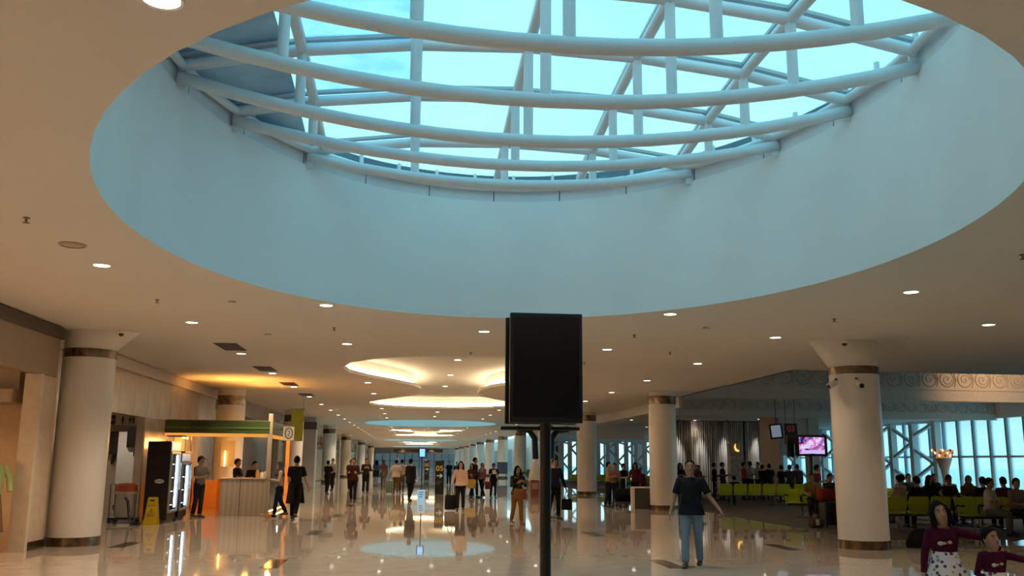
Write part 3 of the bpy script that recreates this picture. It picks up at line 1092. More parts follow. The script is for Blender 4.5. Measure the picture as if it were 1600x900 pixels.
MB().bb(-0.36, 0.34, -0.08, 0.05, 0.3, 0.36).build('hood', mat('hood brown', (0.07, 0.05, 0.04), 0.5), tv)
MB().bb(-0.17, 0.2, -0.05, 0.05, -0.55, -0.3).build('blue_box', mat('navy box', (0.015, 0.03, 0.08), 0.4), tv)
for lx, ly in ((-8.6, 24.0), (-8.4, 27.2)):  # added lamps without fittings, brighten the dark passage
    spot((lx, ly, 2.92), 75, (1, 0.78, 0.55), 150, 0.8, 0.1)
# vacuum cleaner
v = thing('vacuum_cleaner', 'steel drum wet vacuum with red lid and black hose beside the fridge', 'vacuum', (-7.02, 24.3, 0))
MB().bb(-0.36, 0.30, -0.26, 0.26, 0.10, 0.15).build('trolley', M_BLACK, v, bevel=0.02)
for x in (-0.3, 0.24):
    for y in (-0.22, 0.22):
        MB().tube([(x, y - 0.02, 0.055), (x, y + 0.02, 0.055)], 0.055, 14).build('wheel', M_GREYM, v, True)
MB().lathe([(0.24, 0.15), (0.25, 0.2), (0.25, 0.72), (0.26, 0.74)], 28).build('drum', mat('brushed steel drum', (0.55, 0.54, 0.52), 0.38, 0.8), v, True)
MB().lathe([(0.265, 0.74), (0.265, 0.80), (0.25, 0.82), (0.25, 0.93), (0.2, 0.97), (0.0, 0.98)], 28).build('lid', mat('red lid', (0.36, 0.07, 0.03), 0.4), v, True)
MB().lathe([(0.27, 0.715), (0.27, 0.78)], 28).build('lid_band', mat('cream band', (0.6, 0.5, 0.4), 0.5), v, True)
MB().tube([(-0.33, 0.2, 0.15), (-0.34, 0.2, 0.95), (-0.34, -0.2, 0.95), (-0.33, -0.2, 0.15)], 0.016, 8).build('handle', M_GREYM, v, True)
MB().tube([(0.05, -0.26, 0.62), (0.14, -0.36, 0.55), (0.2, -0.42, 0.35), (0.24, -0.48, 0.14), (0.30, -0.55, 0.04), (0.36, -0.60, 0.04)], 0.032, 10).build('hose', M_BLACK, v, True)
MB().box((0.44, -0.64, 0.035), (0.24, 0.1, 0.06), rz=-0.4).build('nozzle', M_BLACK, v, bevel=0.015)


# drinks fridges (doors face the hall, +x)
def fridge(y0, y1, h, label, top=False):
    f = thing('drinks_fridge', label, 'fridge', (-6.25, (y0 + y1) / 2, 0), group='glass door drinks fridges')
    w = (y1 - y0) / 2
    b = MB().bb(-0.32, -0.29, -w, w, 0.08, h).bb(-0.29, 0.25, -w, -w + 0.035, 0.08, h).bb(-0.29, 0.25, w - 0.035, w, 0.08, h)
    b.bb(-0.29, 0.25, -w, w, 0.08, 0.25).bb(-0.29, 0.25, -w, w, h - 0.25, h)
    b.build('cabinet', M_BLACK, f, bevel=0.006)
    MB().bb(-0.25, 0.2, -w + 0.05, w - 0.05, 0.0, 0.08).build('plinth', M_GREYM, f)
    MB().bb(0.252, 0.27, -w + 0.02, w - 0.02, h - 0.22, h - 0.03).build('header', mat('fridge header', (0.35, 0.36, 0.4), 0.3, emit=0.4, ecol=(0.5, 0.55, 0.7)), f)
    d = MB()
    d.bb(0.252, 0.29, -w, -w + 0.07, 0.25, h - 0.25).bb(0.252, 0.29, w - 0.07, w, 0.25, h - 0.25)
    d.bb(0.252, 0.29, -w + 0.07, w - 0.07, 0.25, 0.31).bb(0.252, 0.29, -w + 0.07, w - 0.07, h - 0.31, h - 0.25)
    do = d.build('door', mat('grey door frame', (0.34, 0.34, 0.36), 0.3, 0.4), f)
    MB().bb(0.268, 0.274, -w + 0.07, w - 0.07, 0.31, h - 0.31).build('pane', M_WGLASS, do)
    MB().bb(0.29, 0.33, w - 0.05, w - 0.02, 0.8, 1.5).build('handle', M_CHROME, do)
    for s in (-1, 1):
        MB().tube([(0.22, s * (w - 0.09), 0.36), (0.22, s * (w - 0.09), h - 0.34)], 0.02, 8).build('light_tube', glow('cold tube', (0.82, 0.9, 1.0), 14), f, True)
    for q in range(4):
        z = 0.42 + q * 0.34
        MB().bb(-0.28, 0.18, -w + 0.04, w - 0.04, z, z + 0.012).build('shelf', M_CHROME, f)
        bt = MB()
        for j in range(7):
            bt.lathe([(0.035, 0), (0.035, 0.15), (0.014, 0.19), (0.014, 0.23)], 8, (0.08, -w + 0.12 + j * (2 * w - 0.24) / 6, z + 0.012))
        bo = bt.build('bottles', mat('bottle %d' % (q % 4), [(0.3, 0.03, 0.02), (0.5, 0.25, 0.03), (0.05, 0.2, 0.06), (0.35, 0.4, 0.45)][q % 4], 0.2), f)
        bo['kind'] = 'stuff'
    return f, w


f1, w1 = fridge(24.2, 25.1, 2.02, 'black drinks fridge with a white oval badge beside the yellow floor sign')
badge = MB().tube([(0.02, -w1 - 0.006, 1.03), (0.02, -w1 + 0.001, 1.03)], [(0.115, 0.055)] * 2, 28, ref=(1, 0, 0)).build('badge', mat('badge white', (0.7, 0.7, 0.7), 0.4), f1)
MB().tube([(-0.06, -w1 - 0.008, 1.02), (-0.03, -w1 - 0.008, 1.045), (0.0, -w1 - 0.008, 1.02), (0.03, -w1 - 0.008, 1.045), (0.06, -w1 - 0.008, 1.02), (0.1, -w1 - 0.008, 1.04)], 0.008, 6).build('lettering', mat('badge script', (0.1, 0.1, 0.1), 0.5), badge)
f2, w2 = fridge(25.35, 26.25, 1.75, 'second, lower drinks fridge with a lit case on top, next to the barista')
# heated case on the second fridge
hc = thing('display_case', 'small orange lit food case standing on the lower fridge', 'display case', (-6.2, 25.8, 1.75))
MB().bb(-0.25, 0.25, -0.35, 0.35, 0, 0.04).build('base', M_GREYM, hc)
MB().bb(-0.25, 0.25, -0.35, 0.35, 0.42, 0.45).build('roof', M_GREYM, hc)
for x in (-0.24, 0.24):
    for y in (-0.34, 0.34):
        MB().cyl((x, y, 0.04), (x, y, 0.42), 0.012, n=6).build('post', M_CHROME, hc)
MB().tube([(0.15, -0.3, 0.39), (0.15, 0.3, 0.39)], 0.018, 8).build('heat_lamp', glow('amber tube', (1.0, 0.42, 0.08), 12), hc)
# wet floor sign
ws = thing('wet_floor_sign', 'yellow folding wet floor warning sign in front of the black fridge', 'floor sign', (-6.22, 23.72, 0), 0.0)
my = mat('yellow plastic', (0.62, 0.45, 0.02), 0.4)
for s, nm in ((-1, 'front_leaf'), (1, 'rear_leaf')):
    b = MB()
    top_w, bot_w = 0.11, 0.16
    vs = []
    for dz in (-0.008, 0.008):
        vs += [(-bot_w, s * 0.14 + dz, 0), (bot_w, s * 0.14 + dz, 0), (top_w, s * 0.02 + dz, 0.66), (-top_w, s * 0.02 + dz, 0.66)]
    b.add(vs, [(0, 1, 2, 3), (7, 6, 5, 4), (0, 4, 5, 1), (1, 5, 6, 2), (2, 6, 7, 3), (3, 7, 4, 0)])
    lf = b.build(nm, my, ws)
    if s < 0:
        rot = Matrix.Rotation(-math.atan2(0.12, 0.66), 4, 'X')
        red = mat('warning red', (0.35, 0.06, 0.02), 0.5)
        tri = MB()
        p3 = [(-0.085, 0.22), (0.085, 0.22), (0.0, 0.38)]
        pts = [(x, -0.14 + 0.12 * z / 0.66 - 0.012, z) for x, z in p3]
        tri.tube(pts + [pts[0]], 0.009, 6)
        tri.build('warning_triangle', red, lf)
        MB().tube([(0.0, -0.14 + 0.12 * 0.26 / 0.66 - 0.012, 0.245), (0.0, -0.14 + 0.12 * 0.32 / 0.66 - 0.012, 0.33)], 0.008, 6).build('exclamation', red, lf)
        tx = text('lettering', 'CAUTION', 0.045, (0, -0.14 + 0.12 * 0.46 / 0.66 - 0.012, 0.46), red, lf)
        MB().box((0, -0.14 + 0.12 * 0.58 / 0.66 - 0.01, 0.58), (0.1, 0.012, 0.04)).build('hand_slot', M_BLACK, lf)

# ------------------------------------------------------------------ kiosk
K = thing('drinks_kiosk', 'wood and green drinks kiosk lit orange beside the fridges', 'kiosk', (-5.6, 27.4, 0))
mw = mat('striped pale wood', (0.46, 0.38, 0.26), 0.4, vary=0.12)
_t = mw.node_tree
_w = _t.nodes.new('ShaderNodeTexWave')
_w.inputs['Scale'].default_value = 2.2
_w.inputs['Distortion'].default_value = 1.5
_w.inputs['Detail'].default_value = 3
_cr = _t.nodes.new('ShaderNodeValToRGB')
_cr.color_ramp.elements[0].color = (0.42, 0.34, 0.23, 1)
_cr.color_ramp.elements[1].color = (0.50, 0.415, 0.29, 1)
_tc = _t.nodes.new('ShaderNodeTexCoord')
_t.links.new(_tc.outputs['Object'], _w.inputs['Vector'])
_t.links.new(_w.outputs[0], _cr.inputs[0])
_t.links.new(_cr.outputs[0], _t.nodes['Principled BSDF'].inputs['Base Color'])
MB().bb(0.25, 0.78, 0.0, 0.5, 0.0, 1.03).build('counter_panel', mw, K, bevel=0.005)
MB().bb(0.80, 1.52, 0.0, 0.5, 0.0, 1.03).build('counter_panel', mw, K, bevel=0.005)
MB().bb(0.78, 0.80, 0.03, 0.5, 0.0, 1.02).build('joint', M_DARK, K)
MB().bb(0.22, 1.55, -0.03, 0.55, 1.03, 1.06).build('counter_top', mat('pale worktop', (0.55, 0.48, 0.36), 0.3), K, bevel=0.006)
gm = mat('kiosk green', (0.045, 0.075, 0.02), 0.4)
MB().bb(-1.5, 1.55, -0.1, 0.0, 2.32, 2.68).build('fascia', gm, K, bevel=0.01)
MB().bb(-1.5, 1.55, -0.115, -0.1, 2.45, 2.50).build('fascia_stripe', mat('kiosk lime stripe', (0.10, 0.17, 0.03), 0.4), K)
MB().bb(-1.5, 1.55, -0.07, 0.05, 2.22, 2.315).build('light_band', glow('orange light band', (1.0, 0.40, 0.07), 0.75), K)
MB().bb(1.5, 1.6, 0.0, 4.2, 2.3, 2.66).build('fascia', gm, K, bevel=0.01)
MB().bb(1.52, 1.58, 0.05, 4.2, 2.2, 2.3).build('light_band', MATS['orange light band'], K)
MB().bb(-1.5, 1.6, 0.0, 4.2, 2.66, 2.70).build('roof', mat('kiosk roof', (0.3, 0.22, 0.14), 0.6), K)
for x, y, m in ((1.56, -0.02, mw), (1.55, 4.15, mat('orange post', (0.55, 0.26, 0.07), 0.5)), (-1.45, 4.15, mw)):
    MB().bb(x - 0.06, x + 0.06, y - 0.06, y + 0.06, 0, 2.9 if y < 1 else 2.3).build('post', m, K, bevel=0.008)
# ring badge on the fascia with an unreadable word
MB().tube([(-0.42 + 0.26 * math.cos(a), -0.115, 2.53 + 0.10 * math.sin(a)) for a in [2 * PI * i / 24 for i in range(25)]], 0.012, 6).build('badge_ring', mat('badge dark', (0.02, 0.02, 0.015), 0.5), K)
bl = K.children[-1]
for q in range(5):
    xx = -0.58 + 0.08 * q
    MB().tube([(xx + 0.028 * math.cos(a), -0.115, 2.53 + 0.045 * math.sin(a)) for a in [2 * PI * i / 10 for i in range(11 if q % 2 else 8)]], 0.010, 5).build('letter', MATS['badge dark'], K)
MB().bb(1.66, 1.98, 1.9, 2.05, 2.18, 2.6).build('sign_box', mat('lit sign box', (0.6, 0.52, 0.38), 0.5, emit=0.25, ecol=(1, 0.8, 0.5)), K, bevel=0.01)
MB().tube([(1.84 + 0.11 * math.cos(a), 1.885, 2.39 + 0.16 * math.sin(a)) for a in [2 * PI * i / 24 for i in range(25)]], 0.014, 6).build('sign_ring', MATS['badge dark'], K)
MB().tube([(1.80, 1.885, 2.46), (1.86, 1.885, 2.46), (1.86, 1.885, 2.38), (1.81, 1.885, 2.33), (1.87, 1.885, 2.3)], 0.012, 6).build('sign_mark', MATS['badge dark'], K)
MB().cyl((1.6, 1.97, 2.5), (1.7, 1.97, 2.5), 0.02, n=8).build('sign_arm', M_GREYM, K)
MB().bb(-1.35, 0.9, 3.6, 4.1, 0, 0.9).build('back_counter', mat('orange laminate', (0.55, 0.22, 0.06), 0.4), K, bevel=0.01)
MB().bb(-0.62, -0.18, 4.15, 4.2, 1.35, 2.2).build('menu_board', mat('menu board', (0.45, 0.42, 0.36), 0.4), K)
MB().bb(-0.25, 0.12, 2.0, 2.5, 0, 1.0).build('side_cabinet', mat('orange laminate', (0.55, 0.22, 0.06)), K, bevel=0.01)
MB().tube([(-0.48, 4.1, 1.35), (-0.48, 4.1, 1.85)], 0.02, 8).build('tube_lamp', glow('amber tube', (1, 0.45, 0.1), 10), K)
MB().tube([(1.48, 3.0, 0.5), (1.48, 3.0, 1.35)], 0.02, 8).build('tube_lamp', glow('white tube', (1, 0.85, 0.6), 12), K)
MB().tube([(1.5, 0.6, 0.08), (1.5, 4.0, 0.08)], 0.02, 8).build('floor_strip', glow('amber floor strip', (1.0, 0.50, 0.12), 14), K)
for x, y, p in ((-0.6, 1.6, 60), (0.7, 2.2, 60), (1.2, 3.2, 35)):
    l = bpy.data.lights.new('kiosk_lamp', 'POINT')
    l.energy, l.color, l.shadow_soft_size = p, ORANGE, 0.12
    link('kiosk_lamp', l, K).location = (x, y, 2.05)
for x, y in ((-0.1, 1.3), (0.8, 1.2), (0.9, 3.2)):
    l = bpy.data.lights.new('kiosk_uplight', 'SPOT')
    l.energy, l.color, l.shadow_soft_size, l.spot_size, l.spot_blend = 110, ORANGE, 0.1, R(140), 0.8
    o = link('kiosk_uplight', l, K)
    o.location = (x, y, 2.78)
    o.rotation_euler = (PI, 0, 0)
for q, (x, c, h_) in enumerate([(1.22, (0.6, 0.25, 0.05), 0.22), (1.34, (0.7, 0.6, 0.4), 0.16), (1.44, (0.6, 0.5, 0.3), 0.18)]):
    t = thing('drink_jar', ['tall orange drink jar on the kiosk counter', 'pale jar in the middle of the counter jars', 'pale jar nearest the kiosk post'][q], 'jar', (-5.6 + x, 27.65, 1.06), group='jars on the kiosk counter')
    MB().lathe([(0.05, 0), (0.055, 0.02), (0.055, h_ * 0.8), (0.035, h_)], 14).build('jar', mat('jar %d' % q, c, 0.25, emit=0.15), t, True)
    MB().lathe([(0.04, h_), (0.04, h_ + 0.02), (0, h_ + 0.025)], 14).build('lid', M_CHROME, t, True)
bn = thing('hanging_banner', 'lime green hanging banner beside the kiosk sign box', 'banner', (-4.15, 34.5, 2.25))
MB().bb(-0.22, 0.22, -0.02, 0.02, 0, 1.15).build('cloth', mat('lime banner', (0.16, 0.22, 0.03), 0.7), bn)
MB().cyl((-0.26, 0, 1.16), (0.26, 0, 1.16), 0.02, n=8).build('rod', M_GREYM, bn)
for x in (-0.2, 0.2):
    MB().cyl((x, 0, 1.16), (x, 0, 1.75), 0.006, n=6).build('wire', M_GREYM, bn)

# ------------------------------------------------------------------ centre: signs and stands
yel = mat('gate yellow', (0.75, 0.45, 0.02), 0.4, emit=0.25, ecol=(0.8, 0.42, 0.02))
whi = mat('gate white', (0.75, 0.72, 0.62), 0.4, emit=0.15)
for (x, y, lab) in ((1.46, 45.2, 'black gate sign pillar with yellow 05 and white arrow'), (1.45, 78.0, 'second black gate sign pillar behind the blue screen stand')):
    t = thing('gate_sign', lab, 'sign', (x, y, 0), group='gate sign pillars')
    MB().bb(-0.21, 0.21, -0.12, 0.12, 0, 1.6).build('pillar', M_BLACK, t, bevel=0.01)
    text('gate_number', '05', 0.36, (0, -0.125, 1.21), yel, t)
    MB().box((-0.03, -0.125, 0.87), (0.22, 0.01, 0.045)).box((0.075, -0.125, 0.91), (0.16, 0.01, 0.045), rot=Matrix.Rotation(0.75, 3, 'Y')).box((0.075, -0.125, 0.83), (0.16, 0.01, 0.045), rot=Matrix.Rotation(-0.75, 3, 'Y')).build('arrow', whi, t)
    for q in range(3):
        MB().bb(-0.15, 0.12 - 0.05 * q, -0.125, -0.12, 0.60 - 0.07 * q, 0.62 - 0.07 * q).build('text_line', mat('gate grey text', (0.25, 0.25, 0.25), 0.5), t)
t = thing('screen_stand', 'slim pole stand with blue lit screen and pale blue base sign', 'display', (0.50, 37.3, 0))
MB().bb(-0.15, 0.15, -0.1, 0.1, 0, 0.44).build('base_box', mat('pale blue box', (0.2, 0.42, 0.6), 0.4, emit=0.5, ecol=(0.35, 0.65, 0.9)), t, bevel=0.01)
for q in range(3):
    MB().bb(-0.1, 0.1 - 0.03 * q, -0.106, -0.1, 0.34 - 0.09 * q, 0.37 - 0.09 * q).build('text_line', mat('box text', (0.05, 0.12, 0.25), 0.5), t)
MB().cyl((0, 0, 0.44), (0, 0, 1.72), 0.022, n=10).build('pole', M_BLACK, t, True)
MB().bb(-0.15, 0.15, -0.04, 0.04, 1.70, 2.08).build('frame', mat('navy frame', (0.01, 0.015, 0.07), 0.4), t, bevel=0.01)
MB().bb(-0.105, 0.105, -0.048, -0.04, 1.745, 2.045).build('screen', glow('blue screen', (0.22, 0.55, 1.0), 1.3), t)


# barrier, plant, misc to the left of the column row
def plant(x, y, label, h=0.9, col=(0.06, 0.12, 0.03)):
    t = thing('potted_plant', label, 'plant', (x, y, 0), group='potted plants by the columns')
    MB().lathe([(0.14, 0), (0.2, 0.38), (0.18, 0.38), (0.16, 0.34), (0, 0.34)], 16).build('pot', mat('plant pot', (0.12, 0.11, 0.1), 0.5), t, True)
    for q in range(18):
        a = q * 2.4
        l_ = h * RNG.uniform(0.5, 0.8)
        sp_ = RNG.uniform(0.1, 0.35)
        p0 = Vector((0.03 * math.cos(a), 0.03 * math.sin(a), 0.34))
        p1 = p0 + Vector((sp_ * 0.5 * math.cos(a), sp_ * 0.5 * math.sin(a), l_ * 0.7))
        p2 = p0 + Vector((sp_ * 1.3 * math.cos(a), sp_ * 1.3 * math.sin(a), l_))
        MB().tube([p0, p1, p2], [(0.01, 0.006), (0.05, 0.006), (0.004, 0.003)], 6).build('leaf', mat('leaf green', col, 0.5, vary=0.3), t, True)
    return t


plant(7.9, 66, 'leafy potted plant left of the white column by the long-haired woman')
plant(8.0, 62, 'second leafy potted plant nearer the long-haired woman', 1.0)
t = thing('info_panel', 'blue-grey notice panel standing before a far right column', 'panel', (8.0, 80, 0))
MB().bb(-0.45, 0.45, -0.03, 0.03, 0.5, 1.5).build('board', mat('notice blue', (0.10, 0.13, 0.2), 0.4), t, bevel=0.01)
for x in (-0.35, 0.35):
    MB().cyl((x, 0.03, 0), (x, 0.03, 0.6), 0.03, n=8).build('leg', M_GREYM, t)
# white cone tent stand with red box beside
t = thing('promotion_stand', 'small white peaked promotion stand left of the black pole', 'stand', (5.85, 43.0, 0))
MB().tube([(0, 0, 0.7), (0, 0, 1.1), (0, 0, 1.5), (0.04, 0, 1.74)], [(0.36, 0.3), (0.27, 0.22), (0.15, 0.12), (0.04, 0.04)], 16).build('canopy', mat('stand white', (0.55, 0.54, 0.52), 0.7), t, True)
MB().lathe([(0.33, 0.0), (0.33, 0.66), (0.36, 0.7)], 20, sy=0.8).build('counter', mat('stand grey', (0.35, 0.33, 0.3), 0.5), t, True)
t = thing('red_box', 'red display box at the foot of the white promotion stand', 'box', (5.72, 42.3, 0))
MB().bb(-0.18, 0.18, -0.15, 0.15, 0, 0.75).build('body', mat('dull red', (0.22, 0.05, 0.04), 0.5), t, bevel=0.02)
MB().bb(-0.14, 0.14, -0.156, -0.15, 0.35, 0.62).build('label_plate', mat('dull pink', (0.4, 0.25, 0.22), 0.5), t)

# ------------------------------------------------------------------ waiting bay things
for lx in (13.0, 18.0, 23.0):  # added lamps hidden above the ceiling edge to lift the dark bay
    spot((lx, 27.5, 5.1), 150, (1, 0.78, 0.55), 150, 0.8, 0.1)
spot((22.0, 30.5, 5.1), 160, (1, 0.55, 0.25), 120, 0.6, 0.1, target=(22.4, 33.0, 4.4))
# silver curtain block
cb = MB().bb(13.2, 18.6, 46.9, 47.1, 0, 3.75)
struct('wall_curtain_block', cb, mat('block grey', (0.22, 0.21, 0.2), 0.6))
ct = thing('silver_curtain', 'tall silver pleated curtain wall washed by spotlights', 'curtain', (0, 46.6, 0))
ms = mat('silver lame', (0.56, 0.55, 0.53), 0.42, 0.6, vary=0.12, scale=3)
for q in range(6):
    x0 = 13.3 + 0.80 * q
    b = MB()
    vs, fs = [], []
    n = 46
    for i in range(n):
        x = x0 + 0.78 * i / (n - 1)
        for z in (0.05, 1.2, 2.5, 3.72):
            vs.append((x, 0.09 * math.sin(i * 0.95 + q) * (1 + 0.25 * math.sin(i * 2.3)) - 0.02 * z, z))
    for i in range(n - 1):
        for k_ in range(3):
            a = i * 4 + k_
            fs.append((a, a + 4, a + 5, a + 1))
    b.add(vs, fs).build('panel', ms, ct, True, auto=False)
MB().cyl((13.2, 0, 3.72), (18.2, 0, 3.72), 0.03, n=8).build('rail', M_GREYM, ct)
for x in (13.7, 14.9, 16.2, 17.9):
    o = spot((x, 46.05, 3.64), 420, (1, 0.93, 0.82), 34, 0.8, 0.03, target=(x, 46.75, 0.6))
t = thing('wash_lamp', 'x', 'lamp', (0, 0, 50), group='curtain wash lamps')
MB().lathe([(0.05, 0.0), (0.05, -0.08), (0.042, -0.08)], 12).build('can', M_GREYM, t, True)
MB().lathe([(0.0, -0.075), (0.042, -0.078)], 12).build('lens', M_LENS, t)
for i, x in enumerate((13.7, 14.9, 16.2, 17.9)):
    if i == 0:
        t.location = (x, 45.9, 3.75)
        t['label'] = 'first wash lamp from the left over the silver curtain'
    else:
        dup(t, (x, 45.9, 3.75), 0, '%s wash lamp from the left over the silver curtain' % ordinal(i))
# stone pillar with gold crescent
t = thing('emblem_pillar', 'pale stone pillar topped by a glowing gold crescent before the curtain', 'pillar', (16.1, 44.6, 0))
MB().bb(-0.32, 0.32, -0.25, 0.25, 0, 1.9).build('shaft', mat('veined stone', (0.36, 0.31, 0.25), 0.4, vary=0.45, scale=5), t, bevel=0.02)
MB().bb(-0.32, 0.32, -0.25, 0.25, 1.9, 2.55).build('head', mat('stone head', (0.3, 0.26, 0.2), 0.5), t, bevel=0.02)
MB().tube([(-0.06, -0.28, 2.52), (-0.10, -0.28, 2.38), (-0.04, -0.28, 2.22), (0.08, -0.28, 2.17), (0.12, -0.28, 2.22)], [0.015, 0.04, 0.055, 0.04, 0.01], 8).build('crescent', mat('gold emblem', (0.8, 0.5, 0.1), 0.3, emit=1.2, ecol=(1.0, 0.55, 0.12)), t, True)
# white service block with monitors
b = MB().bb(16.6, 18.3, 40.2, 40.4, 1.95, 2.75).bb(16.6, 16.75, 40.2, 42.5, 0, 3.75).bb(18.0, 18.5, 40.2, 40.7, 0, 3.75).bb(16.6, 18.5, 40.25, 40.4, 2.75, 3.75)
struct('wall_gate_desk', b, mat('warm white board', (0.55, 0.48, 0.40), 0.5))
t = thing('hanging_monitor', 'small tilted monitor hanging left of the red number board', 'monitor', (15.0, 36.6, 2.75), -0.3)
MB().box((0, 0, 0.14), (0.52, 0.08, 0.62), rot=Matrix.Rotation(-0.1, 3, 'Y')).build('case', M_BLACK, t, bevel=0.02)
MB().box((0, -0.045, 0.14), (0.38, 0.01, 0.48), rot=Matrix.Rotation(-0.1, 3, 'Y')).build('screen', mat('dim blue screen', (0.08, 0.1, 0.14), 0.2, emit=0.25, ecol=(0.5, 0.6, 0.75)), t)
MB().cyl((0, 0.03, 0.4), (0, 0.03, 1.55), 0.02, n=8).build('rod', M_GREYM, t)
t = thing('number_board', 'dark red number board reading 03 beside the hanging monitor', 'sign', (15.45, 36.2, 2.35), 0.0)
MB().bb(-0.27, 0.27, -0.05, 0.05, 0, 0.85).build('board', mat('dark red board', (0.035, 0.012, 0.01), 0.4), t, bevel=0.01)
text('number', '03', 0.34, (0, -0.055, 0.62), mat('red digits', (0.2, 0.04, 0.03), 0.5, emit=0.15, ecol=(0.6, 0.08, 0.05)), t)
for x in (-0.2, 0.2):
    MB().cyl((x, 0, 0.85), (x, 0, 1.94), 0.015, n=8).build('rod', M_GREYM, t)
# television on a pole with a show on screen
tvp = thing('pole_television', 'lit television on a black pole left of the thick right column', 'television', (13.05, 29.0, 0), 0.0)
MB().lathe([(0.3, 0), (0.3, 0.02), (0.0, 0.03)], 24).build('base', M_BLACK, tvp, True)
MB().cyl((0, 0.05, 0.02), (0, 0.05, 1.95), 0.055, n=14).build('pole', M_BLACK, tvp, True)
MB().bb(-0.53, 0.53, -0.06, 0.05, 1.83, 2.52).build('case', M_BLACK, tvp, bevel=0.015)
MB().bb(-0.72, -0.50, 0.2, 0.3, 1.8, 2.5).build('rear_display', M_BLACK, tvp, bevel=0.01)
sm = bpy.data.materials.new('television picture')
sm.use_nodes = True
_t = sm.node_tree
_t.nodes.clear()
_o = _t.nodes.new('ShaderNodeOutputMaterial')
_e = _t.nodes.new('ShaderNodeEmission')
_v = _t.nodes.new('ShaderNodeTexNoise')
_v.inputs['Scale'].default_value = 7
_v.inputs['Detail'].default_value = 3
_c = _t.nodes.new('ShaderNodeTexCoord')
_r = _t.nodes.new('ShaderNodeValToRGB')
_r.color_ramp.elements[0].position = 0.36
_r.color_ramp.elements[0].color = (0.03, 0.01, 0.08, 1)
_r.color_ramp.elements[1].position = 0.62
_r.color_ramp.elements[1].color = (0.55, 0.50, 0.95, 1)
_q = _r.color_ramp.elements.new(0.5)
_q.color = (0.5, 0.08, 0.22, 1)
_q = _r.color_ramp.elements.new(0.44)
_q.color = (0.16, 0.13, 0.4, 1)
_t.links.new(_c.outputs['Object'], _v.inputs['Vector'])
_t.links.new(_v.outputs[0], _r.inputs[0])
_t.links.new(_r.outputs[0], _e.inputs[0])
_e.inputs[1].default_value = 1.2
_t.links.new(_e.outputs[0], _o.inputs[0])
MB().bb(-0.43, 0.43, -0.066, -0.06, 1.90, 2.44).build('screen', sm, tvp)
MB().bb(-0.36, 0.42, -0.07, -0.066, 1.915, 2.02).build('caption_strip', glow('lilac strip', (0.55, 0.5, 1.0), 0.9), tvp)

# crystal torchere lamps
def torchere(x, y, label, s=1.0):
    t = thing('crystal_lamp', label, 'lamp', (x, y, 0), group='crystal floor lamps')
    MB().lathe([(0.3 * s, 0), (0.3 * s, 0.05), (0.12 * s, 0.12), (0.10 * s, 0.9 * s), (0.16 * s, 1.35 * s), (0.34 * s, 1.86 * s), (0.3 * s, 1.88 * s)], 24).build('funnel', mat('lamp plaster', (0.5, 0.47, 0.42), 0.5), t, True)
    MB().lathe([(0.28 * s, 1.88 * s), (0.34 * s, 2.05 * s), (0.46 * s, 2.2 * s), (0.44 * s, 2.22 * s)], 24).build('bowl', mat('amber glass', (0.45, 0.25, 0.12), 0.3, emit=0.35, ecol=(1, 0.45, 0.2)), t, True)
    for q in range(26):
        a = 2 * PI * q / 26
        rr = (0.33 + 0.12 * (q % 3) / 2) * s
        MB().ell((rr * math.cos(a), rr * math.sin(a), (1.98 + 0.11 * (q % 3)) * s), (0.05, 0.05, 0.06), 6, 4).build('crystal', mat('crystal', (0.6, 0.5, 0.45), 0.1, emit=1.3, ecol=(1, 0.62, 0.38)) if q % 2 else mat('crystal dim', (0.35, 0.22, 0.16), 0.15), t)
    l = bpy.data.lights.new('bulb', 'POINT')
    l.energy, l.color, l.shadow_soft_size = 8, (1, 0.55, 0.25), 0.1
    link('bulb', l, t).location = (0, 0, 2.3 * s)
    return t


torchere(23.1, 38.0, 'tall funnel shaped crystal lamp before the bay windows')
torchere(19.9, 70.0, 'farther crystal lamp seen between the second and third columns', 1.1)


# white branching lattice in front of the bay glazing
def lattice(name, label, p0, p1, z1, bays):
    t = thing(name, label, 'lattice', (0, 0, 0))
    a, bb_ = Vector(p0), Vector(p1)
    d = (bb_ - a) / bays
    for i in range(bays + 1):
        q = a + d * i
        MB().box((q.x, q.y, z1 / 2), (0.32, 0.32, z1), rz=math.atan2(d.y, d.x)).build('post', M_STEEL, t)
    for i in range(bays):
        q0, q1 = a + d * i, a + d * (i + 1)
        for zz, up_ in ((0.5, 1), (1.9, -1), (2.6, 1)) if i % 2 else ((0.9, -1), (1.5, 1), (3.0, -1)):
            s0, s1 = (q0, q1) if up_ > 0 else (q1, q0)
            za, zb_ = zz, min(zz + 0.85, z1)
            MB().tube([(s0.x, s0.y, za), (s1.x, s1.y, zb_)], [(0.10, 0.10)] * 2, 4, phase=PI / 4).build('branch', M_STEEL, t)
    return t


lattice('lattice_screen', 'white branching steel lattice before the glazing beside the crystal lamp', (25.35, 42.2, 0), (25.35, 73.0, 0), 3.62, 15)
lattice('lattice_screen', 'white branching steel lattice before the far end glazing', (10.6, 74.3, 0), (24.6, 74.3, 0), 3.2, 18)

# airport bench seats
SEAT = {}


